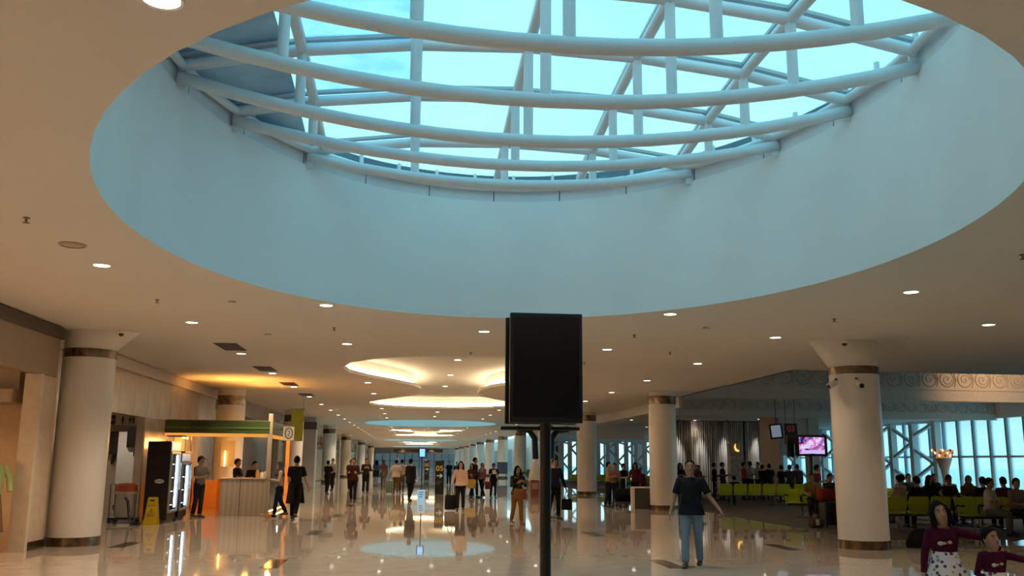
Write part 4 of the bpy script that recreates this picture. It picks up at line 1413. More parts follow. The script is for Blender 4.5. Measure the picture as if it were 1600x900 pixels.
def bench(n, x, y, rz, label, far=False):
    t = thing('beam_bench', label, 'bench', (x, y, 0.012), rz, 'lime green beam benches')
    if not SEAT:
        sb = MB()
        sb.tube([(0, -0.24, 0.43), (0, 0.0, 0.42), (0, 0.20, 0.42)], [(0.24, 0.03), (0.245, 0.04), (0.24, 0.03)], 14, ref=(1, 0, 0))
        SEAT['seat'] = sb.mesh('seat', M_GREEN, True)
        bk = MB()
        vs, fs = [], []
        for i, (z, yy, w) in enumerate([(0.46, 0.20, 0.22), (0.50, 0.215, 0.245), (0.72, 0.26, 0.25), (0.80, 0.28, 0.235), (0.82, 0.285, 0.20)]):
            for s in (-1, 1):
                vs.append((s * w, yy - 0.02, z))
                vs.append((s * w, yy + 0.02, z))
        for i in range(4):
            o = 4 * i
            fs += [(o, o + 2, o + 6, o + 4), (o + 1, o + 5, o + 7, o + 3), (o, o + 4, o + 5, o + 1), (o + 2, o + 3, o + 7, o + 6)]
        fs += [(0, 1, 3, 2), (16, 18, 19, 17)]
        bk.add(vs, fs)
        SEAT['backrest'] = bk.mesh('backrest', M_GREEN)
        SEAT['armrest'] = MB().tube([(0, 0.16, 0.38), (0, 0.16, 0.62), (0, 0.1, 0.65), (0, -0.16, 0.64)], [(0.012, 0.03)] * 4, 6).mesh('armrest', M_BLACK)
        SEAT['leg'] = MB().box((0, 0, 0.02), (0.06, 0.52, 0.035)).box((0, 0.0, 0.19), (0.05, 0.06, 0.34)).mesh('leg', M_CHROME)
    for i in range(n):
        xx = (i - (n - 1) / 2) * 0.56
        link('seat', SEAT['seat'], t).location = (xx, 0, 0)
        link('backrest', SEAT['backrest'], t).location = (xx, 0, 0)
    for i in range(n + 1):
        link('armrest', SEAT['armrest'], t).location = ((i - n / 2) * 0.56, 0, 0)
    for xx in (-(n - 1) * 0.28 * 0.75, (n - 1) * 0.28 * 0.75):
        link('leg', SEAT['leg'], t).location = (xx, 0, 0)
    MB().box((0, 0.02, 0.365), (n * 0.56, 0.07, 0.05)).build('beam', M_GREYM, t)
    return t


# rz = PI: occupants face away from the camera (backs toward us)
bench(5, 12.9, 34.0, PI, 'lime bench seen from behind in front of the silver curtain')
bench(4, 15.6, 34.2, PI, 'lime bench seen from behind left of the pole television')
bench(3, 12.3, 21.7, PI, 'lime bench seen from behind just right of the thick right column')
bench(3, 14.3, 21.7, PI, 'lime bench seen from behind in back of the two girls')
bench(4, 13.95, 20.6, 0, 'lime bench facing the hall under the man in white shirt')
bench(5, 14.6, 24.2, 0, 'lime bench facing the hall, second row behind the girls')
bench(5, 15.2, 26.0, PI, 'lime bench facing the windows, third row behind the girls')
bench(4, 12.4, 27.0, 0, 'lime bench with the passenger in yellow, below the television')
bench(5, 16.0, 28.3, 0, 'lime bench facing the hall, nearest to the windows')
bench(5, 12.8, 52.0, PI, 'far lime bench between the second and third columns')
bench(4, 10.9, 56.0, PI, 'far lime bench left of the third column')

# ------------------------------------------------------------------ people
SKIN = [(0.36, 0.20, 0.12), (0.42, 0.25, 0.155), (0.30, 0.165, 0.10), (0.48, 0.30, 0.20)]
HAIRC = mat('black hair', (0.010, 0.008, 0.007), 0.7, vary=0.2, spec=0.03)


def remesh(mb, name, m, voxel, smooth_it=3):
    me = bpy.data.meshes.new(name)
    me.from_pydata(mb.v, [], mb.f)
    bm = bmesh.new()
    bm.from_mesh(me)
    bmesh.ops.recalc_face_normals(bm, faces=bm.faces)
    bm.to_mesh(me)
    bm.free()
    tmp = bpy.data.objects.new(name, me)
    COL.objects.link(tmp)
    r = tmp.modifiers.new('r', 'REMESH')
    r.mode = 'VOXEL'
    r.voxel_size = voxel
    if smooth_it:
        s = tmp.modifiers.new('s', 'SMOOTH')
        s.factor = 0.5
        s.iterations = smooth_it
    dg = bpy.context.evaluated_depsgraph_get()
    out = bpy.data.meshes.new_from_object(tmp.evaluated_get(dg))
    bpy.data.objects.remove(tmp)
    bpy.data.meshes.remove(me)
    out.name = name
    out.materials.clear()
    out.materials.append(m)
    out.polygons.foreach_set('use_smooth', [True] * len(out.polygons))
    return out


def cloth(name, col, kind=None):
    n = 'cloth %s %.3f %.3f %.3f' % (kind or '', *col)
    return mat(n, col, 0.85, vary=0.10, scale=9, bump=0.15, spec=0.06)


def dotted(name, base):
    if name in MATS:
        return MATS[name]
    m = mat(name, base, 0.8, vary=0)
    t = m.node_tree
    c = t.nodes.new('ShaderNodeTexCoord')
    v = t.nodes.new('ShaderNodeTexVoronoi')
    v.inputs['Scale'].default_value = 21
    lt = t.nodes.new('ShaderNodeMath')
    lt.operation = 'LESS_THAN'
    lt.inputs[1].default_value = 0.36
    hs = t.nodes.new('ShaderNodeValToRGB')
    hs.color_ramp.interpolation = 'CONSTANT'
    hs.color_ramp.elements[0].color = (0.10, 0.02, 0.07, 1)
    hs.color_ramp.elements[1].position = 0.8
    hs.color_ramp.elements[1].color = (0.42, 0.25, 0.08, 1)
    for p_, c_ in ((0.3, (0.06, 0.04, 0.12, 1)), (0.5, (0.22, 0.25, 0.28, 1)), (0.65, (0.12, 0.03, 0.08, 1))):
        e = hs.color_ramp.elements.new(p_)
        e.color = c_
    sx = t.nodes.new('ShaderNodeSeparateColor')
    mx_ = t.nodes.new('ShaderNodeMix')
    mx_.data_type = 'RGBA'
    mx_.inputs[6].default_value = (*base, 1)
    t.links.new(c.outputs['Object'], v.inputs['Vector'])
    t.links.new(v.outputs['Distance'], lt.inputs[0])
    t.links.new(v.outputs['Color'], sx.inputs[0])
    t.links.new(sx.outputs[0], hs.inputs[0])
    t.links.new(lt.outputs[0], mx_.inputs[0])
    t.links.new(hs.outputs[0], mx_.inputs[7])
    t.links.new(mx_.outputs[2], t.nodes['Principled BSDF'].inputs['Base Color'])
    return m


def floral(name, base, spot_col, scale=16, thr=0.3):
    m = dotted(name, base)
    for n in m.node_tree.nodes:
        if n.type == 'TEX_VORONOI':
            n.inputs['Scale'].default_value = scale
        if n.type == 'MATH':
            n.inputs[1].default_value = thr
        if n.type == 'VALTORGB':
            for e in n.color_ramp.elements:
                e.color = (*spot_col, 1)
    return m


ARM = {  # swing forward, abduct, elbow bend, inward turn of the forearm
    'down': (4, 7, 12, 4), 'fwd': (28, 7, 22, 6), 'back': (-24, 8, 10, 0), 'carry': (14, 10, 85, 22), 'hold': (22, 12, 100, 40), 'out': (2, 18, 14, -4),
    'up': (55, 12, 95, 10), 'fold': (18, 14, 92, 58), 'lap': (26, 8, 62, 20), 'pull': (-18, 14, 8, -6), 'reach': (6, 78, 6, -60), 'lowout': (2, 26, 4, -26), 'reach2': (-8, 78, 0, -32), 'girl': (6, 15, 10, 2), 'back2': (-6, 16, 60, 60)}


def person(label, x, y, H=1.66, face=0, top=(0.02, 0.02, 0.02), bottom=(0.02, 0.02, 0.025), hair='short', sleeve='short', armR='down', armL='down', legs=(8, -8), knees=(6, 10),
           sit=False, skirt=None, skin=0, head=(0, 0, 0), lean=0, shoe=(0.015, 0.013, 0.012), haircol=None, voxel=None, long_top=0.0, slim=1.0, hs=1.0, z0=0.0, topmat=None, botmat=None, extra=None, group=None, child=False, detail=1, apron=None, cat='person'):
    d = math.hypot(x, y)
    if voxel is None:
        voxel = 0.011 if d < 32 else 0.017
    s = H / 1.70
    root = thing('person', label, cat, (x, y, z0), R(face), group)
    skm = mat('skin %d' % skin, SKIN[skin], 0.55, vary=0.05)
    hipz = 0.90
    if sit:
        hipz = 0.47 / s + 0.06
    Lr = Matrix.Rotation(R(lean), 3, 'X')   # positive leans backwards, negative forwards (front is -y)
    pv = Vector((0, 0, hipz + 0.03))
    dz = hipz - 0.90

    def U(p):    # upper body points, lean about the pelvis
        p = Vector((p[0], p[1], p[2] + dz))
        return Lr @ (p - pv) + pv
    neck = U((0, 0.0, 1.46))
    Hm = Lr @ Euler((R(head[1]), R(head[2]), R(head[0])), 'XYZ').to_matrix()

    def Hd(p):   # head points (given for the standing rest pose)
        return neck + Hm @ ((Vector(p) - Vector((0, 0, 1.46))) * hs)

    def torso(b, g, zs, top_open=True):
        prof = [(0.84, 0.12, 0.085, 0.0), (0.90, 0.158, 0.112, 0.005), (0.98, 0.152, 0.105, 0.005), (1.07, 0.132, 0.093, 0.0), (1.17, 0.145, 0.100, 0.0), (1.27, 0.163, 0.110, 0.0), (1.34, 0.168, 0.100, 0.005), (1.395, 0.145, 0.080, 0.01),
                (1.425, 0.085, 0.066, 0.01), (1.45, 0.055, 0.056, 0.005), (1.50, 0.050, 0.052, -0.002)]
        pr = [p for p in prof if zs[0] <= p[0] <= zs[1]]
        b.tube([U((0, yo, z)) for z, rx, ry, yo in pr], [((rx * slim + g), (ry * slim + g)) for z, rx, ry, yo in pr], 16, ref=(1, 0, 0))

    def arm(side, spec):
        sw, ab, bend, inw = [R(v) for v in ARM[spec]]
        sh = U((side * 0.172 * (0.93 if slim < 1 else 1), 0.005, 1.375))
        d1 = Lr @ Vector((side * math.sin(ab), -math.sin(sw) * math.cos(ab), -math.cos(sw) * math.cos(ab)))
        el = sh + d1 * 0.285
        f = sw + bend
        d2 = Lr @ Vector((side * (math.sin(ab) * 0.6 - math.sin(inw)), -math.sin(f) * math.cos(inw), -math.cos(f) * math.cos(inw)))
        d2.normalize()
        wr = el + d2 * 0.245
        return sh, el, wr, d2

    def leg(side, i):
        if sit:
            a, k_ = R(86 - 4 * i), R(84 + legs[i] * 0.6)
        else:
            a, k_ = R(legs[i]), R(max(knees[i], 0))
        hp = Vector((side * 0.088, 0, hipz))
        kn = hp + Vector((side * (0.05 if sit else 0.012), -math.sin(a), -math.cos(a))) * 0.415
        an = kn + Vector((0, -math.sin(a - k_), -math.cos(a - k_))) * 0.405
        return hp, kn, an, a - k_

    arms = {1: arm(1, armL), -1: arm(-1, armR)}
    lg = {1: leg(1, 0), -1: leg(-1, 1)}
    low = min(lg[1][2].z, lg[-1][2].z) - 0.075
    sc = Matrix.Scale(s, 4) @ Matrix.Translation((0, 0, -low))

    def put(mb):
        mb.v = [tuple(sc @ Vector(p)) for p in mb.v]
        return mb

    # ---- body: one surface
    b = MB()
    torso(b, 0.0, (0.84, 1.50))
    hd = [(1.455, 0.046, 0.048, 0.006), (1.478, 0.048, 0.062, -0.012), (1.50, 0.056, 0.078, -0.014), (1.53, 0.066, 0.090, -0.010), (1.565, 0.072, 0.096, -0.004), (1.60, 0.075, 0.098, 0.0), (1.635, 0.074, 0.096, 0.004), (1.665, 0.064, 0.083, 0.006), (1.688, 0.044, 0.056, 0.006), (1.70, 0.012, 0.015, 0.006)]
    b.tube([Hd((0, yo, z)) for z, rx, ry, yo in hd], [(rx * hs, ry * hs) for z, rx, ry, yo in hd], 16, ref=Hm @ Vector((1, 0, 0)))
    b.tube([Hd((0, -0.090, 1.592)), Hd((0, -0.103, 1.570)), Hd((0, -0.112, 1.552)), Hd((0, -0.088, 1.542))], [0.008 * hs, 0.012 * hs, 0.017 * hs, 0.010 * hs], 8)
    for q in (-1, 1):
        b.ell(Hd((q * 0.077, 0.008, 1.572)), (0.010 * hs, 0.020 * hs, 0.032 * hs), 8, 6, rot=Hm)
    hands = MB()
    fine = voxel <= 0.008
    for side in (1, -1):
        sh, el, wr, d2 = arms[side]
        b.tube([sh + Vector((-side * 0.05, 0, 0.005)), sh, sh.lerp(el, 0.5), el, el.lerp(wr, 0.35), wr, wr + d2 * 0.02], [0.045, 0.050 * slim, 0.043 * slim, 0.036 * slim, 0.036 * slim, 0.026, 0.025], 10)
        # palm and five fingers
        fwd_ = Vector((0, -1, 0)) if abs(d2.y) < 0.7 else Vector((0, 0, 1))
        lat = (fwd_ - d2 * fwd_.dot(d2)).normalized()       # across the knuckles
        nrm = d2.cross(lat).normalized() * (1 if side > 0 else -1)
        if nrm.dot(Vector((-side, 0, 0))) < 0:
            nrm = -nrm                                        # palm faces the thigh
        hb = b if fine else hands
        hb.tube([wr - d2 * 0.015, wr + d2 * 0.03, wr + d2 * 0.09], [(0.024, 0.020), (0.040, 0.016), (0.042, 0.014)], 10, ref=lat)
        for j, (o_, ln) in enumerate(((0.031, 0.066), (0.011, 0.076), (-0.010, 0.071), (-0.030, 0.056))):
            p0 = wr + d2 * 0.078 + lat * o_
            p1 = p0 + d2 * ln * 0.5 + nrm * 0.006
            p2 = p1 + (d2 * 0.8 + nrm * 0.6).normalized() * ln * 0.32
            p3 = p2 + (d2 * 0.4 + nrm * 0.9).normalized() * ln * 0.28
            hb.tube([p0, p1, p2, p3], [0.0098, 0.0092, 0.0085, 0.006], 6 if not fine else 8)
        t0 = wr + d2 * 0.025 + lat * 0.03
        t1 = t0 + (d2 * 0.75 + lat * 0.6 + nrm * 0.25).normalized() * 0.042
        t2 = t1 + (d2 * 0.95 + lat * 0.1 + nrm * 0.35).normalized() * 0.032
        hb.tube([t0 - lat * 0.012, t0, t1, t2], [0.013, 0.0125, 0.0105, 0.007], 6 if not fine else 8)
        hp, kn, an, fa = lg[side]
        b.tube([hp + Vector((0, 0, 0.04)), hp, hp.lerp(kn, 0.5), kn, kn.lerp(an, 0.3), kn.lerp(an, 0.7), an, an + Vector((0, 0, -0.03))], [0.085 * slim, 0.088 * slim, 0.072 * slim, 0.052 * slim, 0.052 * slim, 0.04 * slim, 0.034, 0.034], 12, ref=(1, 0, 0))
        b.tube([an + Vector((0, 0.04, -0.045)), an + Vector((0, -0.03, -0.045)), an + Vector((0, -0.11, -0.055)), an + Vector((0, -0.17, -0.062))], [(0.03, 0.028), (0.035, 0.032), (0.040, 0.022), (0.03, 0.012)], 10, ref=(1, 0, 0))
    body = remesh(put(b), 'body', skm, voxel * (s if child else 1), 2 if fine else 3)
    if hands.v:
        hm = put(hands).mesh('hands', skm, True)
        bm = bmesh.new()
        bm.from_mesh(body)
        bm.from_mesh(hm)
        bm.to_mesh(body)
        bm.free()
        bpy.data.meshes.remove(hm)
    link('body', body, root)
    # ---- clothes
    g = 0.016
    tmb = MB()
    zlow = 0.90 if long_top <= 0 else 0.84
    torso(tmb, g, (zlow, 1.425))
    if long_top > 0 and not sit:
        tmb.tube([U((0, 0, 1.0)), U((0, 0.0, 0.92)), U((0, 0, 0.9 - long_top * 0.5)), U((0, 0, 0.9 - long_top))], [(0.175 * slim, 0.125 * slim), (0.202 * slim, 0.142 * slim), (0.212 * slim, 0.152 * slim), (0.222 * slim, 0.165 * slim)], 16, ref=(1, 0, 0))
    for side in (1, -1):
        sh, el, wr, d2 = arms[side]
        st = sh + Vector((-side * 0.06, 0, 0.005))
        if sleeve == 'long':
            tmb.tube([st, sh, sh.lerp(el, 0.5), el, el.lerp(wr, 0.4), el.lerp(wr, 0.95)], [0.055, 0.064 * slim + .002, 0.056 * slim, 0.051 * slim, 0.047 * slim, 0.038], 12)
        elif sleeve == 'short':
            tmb.tube([st, sh, sh.lerp(el, 0.45), sh.lerp(el, 0.8)], [0.055, 0.066 * slim, 0.064 * slim, 0.062 * slim], 12)
    tm = topmat or cloth('top', top)
    cv = max(voxel * 1.25, 0.012)
    link('jacket' if sleeve == 'long' else 'shirt', remesh(put(tmb), 'shirt', tm, cv * (s if child else 1), 3), root)
    bmt = botmat or cloth('bottom', bottom)
    if skirt:
        k = MB()
        hem = skirt
        wz = 1.14 if child else 1.02
        rings = [(wz, 0.150, 0.110), (wz - 0.12, 0.185, 0.15)] + [(wz + (hem - wz) * f, 0.19 + 0.17 * f ** 0.9 * (1.0 if child else 0.25), 0.15 + 0.16 * f ** 0.9 * (1.0 if child else 0.3)) for f in (0.35, 0.6, 0.8, 1.0)]
        n = 36
        vs, fs = [], []
        for i, (z, rx, ry) in enumerate(rings):
            fl = i / (len(rings) - 1)
            for j in range(n):
                a = 2 * PI * j / n
                w = 1 + 0.05 * fl * math.sin(9 * a)
                vs.append(U((rx * w * math.cos(a), ry * w * math.sin(a), z)))
        for i in range(len(rings) - 1):
            for j in range(n):
                a, c = i * n + j, i * n + (j + 1) % n
                fs.append((a, c, c + n, a + n))
        fs.append(tuple(range(n)))
        fs.append(tuple((len(rings) - 1) * n + j for j in range(n)))
        k.add(vs, fs)
        put(k).build('skirt', bmt, root, True)
    else:
        k = MB()
        torso(k, 0.012, (0.84, 0.98))
        for side in (1, -1):
            hp, kn, an, fa = lg[side]
            k.tube([hp + Vector((0, 0, 0.05)), hp, hp.lerp(kn, 0.5), kn, kn.lerp(an, 0.4), kn.lerp(an, 0.97)], [0.095 * slim, 0.103 * slim, 0.088 * slim, 0.068 * slim, 0.066 * slim, 0.060 * slim], 12, ref=(1, 0, 0))
        link('trousers', remesh(put(k), 'trousers', bmt, cv * (s if child else 1), 3), root)
    if apron:
        k = MB()
        pts = []
        vs, fs = [], []
        rows = [(0.98, 0.165, 0.13), (0.80, 0.19, 0.16), (0.60, 0.215, 0.19), (0.44, 0.235, 0.20)]
        n = 20
        for z, rx, ry in rows:
            for j in range(n + 1):
                a = PI * (0.02 + 1.5 * j / n) - PI * 1.0
                w = 1 + 0.04 * math.sin(a * 6)
                for q in (0, 0.012):
                    vs.append((math.cos(a) * (rx + q) * w, math.sin(a) * (ry + q) * w, z))
        m_ = 2 * (n + 1)
        for i in range(len(rows) - 1):
            for j in range(n):
                a = i * m_ + 2 * j
                fs += [(a, a + 2, a + m_ + 2, a + m_), (a + 1, a + m_ + 1, a + m_ + 3, a + 3)]
        k.add(vs, fs)
        put(k).build('apron', cloth('apron', apron), root, True, auto=False)
    for side in (1, -1):
        hp, kn, an, fa = lg[side]
        k = MB()
        k.tube([an + Vector((0, 0.062, -0.035)), an + Vector((0, 0.02, -0.03)), an + Vector((0, -0.05, -0.035)), an + Vector((0, -0.13, -0.05)), an + Vector((0, -0.20, -0.058))], [(0.030, 0.035), (0.042, 0.044), (0.045, 0.040), (0.049, 0.026), (0.030, 0.016)], 12, ref=(1, 0, 0))
        put(k).build('shoe', mat('shoe %.2f %.2f' % (shoe[0], shoe[2]), shoe, 0.5), root, True)
    # ---- hair or head covering
    hc = HAIRC if haircol is None else cloth('cover', haircol)
    k = MB()
    n, kk = 24, 9
    vs, fs = [], []
    gr = 1.10 if hair in ('short', 'cap', 'bun') else 1.16
    if hair == 'curly':
        gr = 1.32
    for j in range(n):
        a = 2 * PI * j / n                    # a = -90 deg is the face
        fr = max(0.0, math.cos(a + PI / 2))
        if hair == 'hijab':
            lim = 128 - 78 * fr ** 1.5
        else:
            lim = 112 - 58 * fr ** 0.6 + (16 if math.cos(a - PI / 2) > 0.3 else 0) + (12 if hair in ('long', 'bob') and fr < 0.75 else 0)
        for i in range(kk + 1):
            t = R(lim) * i / kk
            gg = gr if i < kk else gr * 0.97
            wob = 1 + (0.05 * math.sin(5 * a + i) if hair == 'curly' else 0.012 * math.sin(7 * a))
            vs.append(Hd((math.sin(t) * math.cos(a) * 0.078 * gg * wob, 0.004 + math.sin(t) * math.sin(a) * 0.101 * gg * wob, 1.590 + math.cos(t) * 0.113 * gg)))
    for j in range(n):
        j2 = (j + 1) % n
        for i in range(kk):
            fs.append((j * (kk + 1) + i, j * (kk + 1) + i + 1, j2 * (kk + 1) + i + 1, j2 * (kk + 1) + i))
    k.add(vs, fs)
    if hair in ('long', 'bob'):
        bot = 1.27 if hair == 'long' else 1.40
        k.tube([Hd((0, 0.035, 1.62)), Hd((0, 0.055, 1.54)), Hd((0, 0.065, (1.50 + bot) / 2)), Hd((0, 0.075, bot))], [(0.082 * hs, 0.060 * hs), (0.094 * hs, 0.055 * hs), (0.105 * hs, 0.048 * hs), (0.085 * hs, 0.02)], 14, ref=Hm @ Vector((1, 0, 0)))
        for q in (-1, 1):
            k.tube([Hd((q * 0.062, -0.045, 1.655)), Hd((q * 0.085, -0.03, 1.58)), Hd((q * 0.092, -0.03, 1.48)), Hd((q * 0.098, -0.05, bot + 0.03))], [0.018 * hs, 0.030 * hs, 0.036 * hs, 0.012], 8)
    if hair == 'bun':
        k.ell(Hd((0, 0.11, 1.63)), (0.045, 0.045, 0.045), 10, 6)
    if hair == 'hijab':
        k.tube([Hd((0, 0.02, 1.60)), Hd((0, 0.02, 1.50)), U((0, 0.01, 1.43)), U((0, 0.0, 1.33)), U((0, 0.0, 1.24))], [(0.084, 0.092), (0.082, 0.088), (0.14, 0.11), (0.20, 0.15), (0.215, 0.16)], 18, ref=(1, 0, 0))
    ho = put(k).build({'hijab': 'headscarf'}.get(hair, 'hair'), hc, root, True, auto=False)
    if hair == 'cap':
        k = MB()
        k.tube([Hd((0, -0.08, 1.648)), Hd((0, -0.13, 1.645)), Hd((0, -0.175, 1.632))], [(0.072, 0.010), (0.070, 0.007), (0.045, 0.004)], 12, ref=Hm @ Vector((1, 0, 0)))
        vs, fs = [], []
        for i in range(6):
            t = R(80) * i / 5
            for j in range(n):
                a = 2 * PI * j / n
                vs.append(Hd((math.sin(t) * math.cos(a) * 0.090, 0.004 + math.sin(t) * math.sin(a) * 0.116, 1.628 + math.cos(t) * 0.095)))
        for i in range(5):
            for j in range(n):
                fs.append((i * n + j, i * n + (j + 1) % n, (i + 1) * n + (j + 1) % n, (i + 1) * n + j))
        k.add(vs, fs)
        put(k).build('cap', mat('black cap', (0.015, 0.015, 0.016), 0.7), root, True)
    if detail:
        for q in (-1, 1):
            k = MB()
            k.ell(Hd((q * 0.031, -0.0870, 1.588)), (0.012 * hs, 0.0065 * hs, 0.0058 * hs), 10, 6, rot=Hm)
            k.ell(Hd((q * 0.031, -0.0905, 1.588)), (0.0066 * hs, 0.0045 * hs, 0.0060 * hs), 8, 5, 1, rot=Hm)
            put(k).build('eye', [mat('eye white', (0.34, 0.29, 0.25), 0.4, vary=0), mat('iris', (0.015, 0.008, 0.005), 0.2, vary=0)], root, True, auto=False)
            k = MB()
            k.tube([Hd((q * 0.014, -0.095, 1.606)), Hd((q * 0.032, -0.095, 1.611)), Hd((q * 0.05, -0.084, 1.606))], [0.003 * hs, 0.0045 * hs, 0.002 * hs], 6)
            put(k).build('eyebrow', HAIRC, root, True)
        k = MB()
        k.ell(Hd((0, -0.0935, 1.5235)), (0.024 * hs, 0.007 * hs, 0.0045 * hs), 10, 6, rot=Hm)
        k.ell(Hd((0, -0.0925, 1.5155)), (0.019 * hs, 0.008 * hs, 0.005 * hs), 10, 6, rot=Hm)
        put(k).build('mouth', mat('lips', (0.30, 0.11, 0.085), 0.4, vary=0), root, True, auto=False)
    if child:
        for q, (px_, pz_, pw_, pc_) in enumerate(((-0.05, 1.245, 0.036, (0.5, 0.46, 0.44)), (-0.005, 1.25, 0.022, (0.35, 0.33, 0.32)), (0.055, 1.262, 0.028, (0.5, 0.30, 0.2)))):
            k = MB()
            k.ell(U((px_, -0.1215 * (1 if abs(px_) < 0.03 else 0.965) - 0.004, pz_)), (pw_, 0.006, pw_ * 0.75), 10, 6)
            put(k).build('chest_print', cloth('print', pc_), root, True, auto=False)
    root['_s'] = s
    hw = {}
    for side in (1, -1):
        p = sc @ (arms[side][2] + arms[side][3] * 0.10)
        hw[side] = Matrix.Translation((x, y, z0)) @ Matrix.Rotation(R(face), 4, 'Z') @ p
    root['_s'] = None
    del root['_s']
    return root, hw


def bag(name, label, p, w, d_, h, col, rz=0.0, group=None, handle=0.22):
    """a hand bag hanging under the point p"""
    t = thing(name, label, 'bag', (p[0], p[1], p[2] - handle - h), rz, group)
    MB().tube([(0, 0, 0), (0, 0, h * 0.15), (0, 0, h * 0.8), (0, 0, h)], [(w * 0.48, d_ * 0.48), (w * 0.52, d_ * 0.52), (w * 0.5, d_ * 0.45), (w * 0.48, d_ * 0.2)], 16, ref=(1, 0, 0)).build('body', cloth('bag', col), t, True)
    for s in (-1, 1):
        MB().tube([(-w * 0.25, s * d_ * 0.12, h * 0.97), (-w * 0.12, s * 0.01, h + handle * 0.8), (0, 0, h + handle), (w * 0.12, s * 0.01, h + handle * 0.8), (w * 0.25, s * d_ * 0.12, h * 0.97)], 0.008, 6).build('handle', cloth('bag', col), t, True)
    return t


def suitcase(name, label, x, y, w, d_, h, col, rz=0.0, z0=0.0, pull=True):
    t = thing(name, label, 'suitcase', (x, y, z0), rz)
    MB().bb(-w / 2, w / 2, -d_ / 2, d_ / 2, 0.05, h).build('shell', mat('case %.2f %.2f %.2f' % col, col, 0.45, vary=0.1), t, bevel=min(w, d_) * 0.15)
    for q in range(3):
        xx = -w * 0.28 + w * 0.28 * q
        MB().bb(xx - 0.012, xx + 0.012, -d_ / 2 - 0.008, -d_ / 2, 0.1, h - 0.08).build('rib', mat('case rib', (0.03, 0.03, 0.03), 0.5), t)
    for sx in (-1, 1):
        for sy in (-1, 1):
            MB().tube([(sx * w * 0.38 - 0.015, sy * d_ * 0.3, 0.03), (sx * w * 0.38 + 0.015, sy * d_ * 0.3, 0.03)], 0.03, 10).build('wheel', M_BLACK, t, True)
    if pull:
        MB().tube([(-w * 0.25, d_ * 0.3, h - 0.03), (-w * 0.25, d_ * 0.3, h + 0.32), (w * 0.25, d_ * 0.3, h + 0.32), (w * 0.25, d_ * 0.3, h - 0.03)], 0.010, 6).build('pull_handle', M_GREYM, t, True)
    return t


BK = (0.014, 0.014, 0.016)
NAVY = (0.014, 0.018, 0.04)
WH = (0.60, 0.57, 0.52)
JEAN = (0.17, 0.24, 0.33)
# --- near people
person('man in black short sleeved shirt and light blue jeans walking near the right', 4.43, 14.34, 1.66, -24, BK, JEAN, legs=(-9, 13), knees=(12, 4), armR='out', armL='lowout', voxel=0.0065, skin=2, long_top=0.07, head=(6, -3, 0), detail=1)
ROSE = (0.05, 0.007, 0.022)
DOT = dotted('dotted white cotton', (0.62, 0.58, 0.56))
person('taller girl with bobbed hair in maroon top and dotted white skirt', 4.86, 8.1, 1.24, -26, ROSE, hair='bob', sleeve='long', armR='girl', armL='reach2', skirt=0.42, legs=(4, -4), skin=0, head=(14, -12, -10), voxel=0.0055, hs=1.16, slim=0.92, botmat=DOT, child=True, lean=3)

person('smaller girl with short hair in maroon top and dotted white skirt', 5.12, 7.78, 1.02, -12, ROSE, hair='short', sleeve='long', armR='back2', armL='reach2', skirt=0.42, legs=(4, -4), skin=2, head=(22, -8, -6), voxel=0.0055, hs=1.26, slim=0.95, botmat=DOT, child=True)
# --- by the kiosk and fridges
person('barista in dark cap and grey shirt standing beside the lower fridge', -5.80, 26.75, 1.66, 60, (0.10, 0.085, 0.07), BK, 'cap', 'short', 'carry', 'hold', legs=(2, -2), detail=1)
person('kiosk clerk in black cap looking to the side behind the counter', -5.13, 28.6, 1.60, 75, BK, BK, 'cap', 'short', 'lap', 'carry', legs=(2, -2))
person('kiosk clerk with black hair facing the counter, right of the capped one', -4.60, 28.35, 1.54, 20, BK, BK, 'short', 'short', 'carry', 'hold', legs=(2, -2), head=(25, 12, 0))
_, hb_ = person('woman in grey headscarf and cream shirt holding a broom by the kiosk', -3.66, 27.0, 1.55, -70, (0.42, 0.36, 0.29), NAVY, 'hijab', 'long', 'carry', 'carry', legs=(12, -12), knees=(6, 16), haircol=(0.05, 0.055, 0.06))
t = thing('broom', 'long handled broom held by the woman in grey headscarf', 'broom', (-3.55, 26.45, 0), 0)
_p = Vector(hb_[1]) - Vector((-3.55, 26.45, 0))
_q = _p + (_p - Vector((-0.28, 0.0, 0.08))).normalized() * 0.25
MB().tube([(-0.28, 0, 0.08), _q], 0.012, 8).build('stick', mat('broom stick', (0.4, 0.3, 0.18), 0.5), t, True)
MB().tube([(-0.28, 0, 0.10), (-0.30, 0, 0.05), (-0.33, 0, 0.0)], [(0.06, 0.03), (0.16, 0.05), (0.22, 0.06)], 12, ref=(1, 0, 0)).build('head', mat('broom bristle', (0.35, 0.17, 0.07), 0.9), t, True)
person('man in black tee shirt and long black apron walking away from the camera', -3.05, 25.8, 1.70, 172, BK, BK, 'short', 'short', 'out', 'down', legs=(10, -12), knees=(4, 22), apron=(0.02, 0.022, 0.022), detail=0)
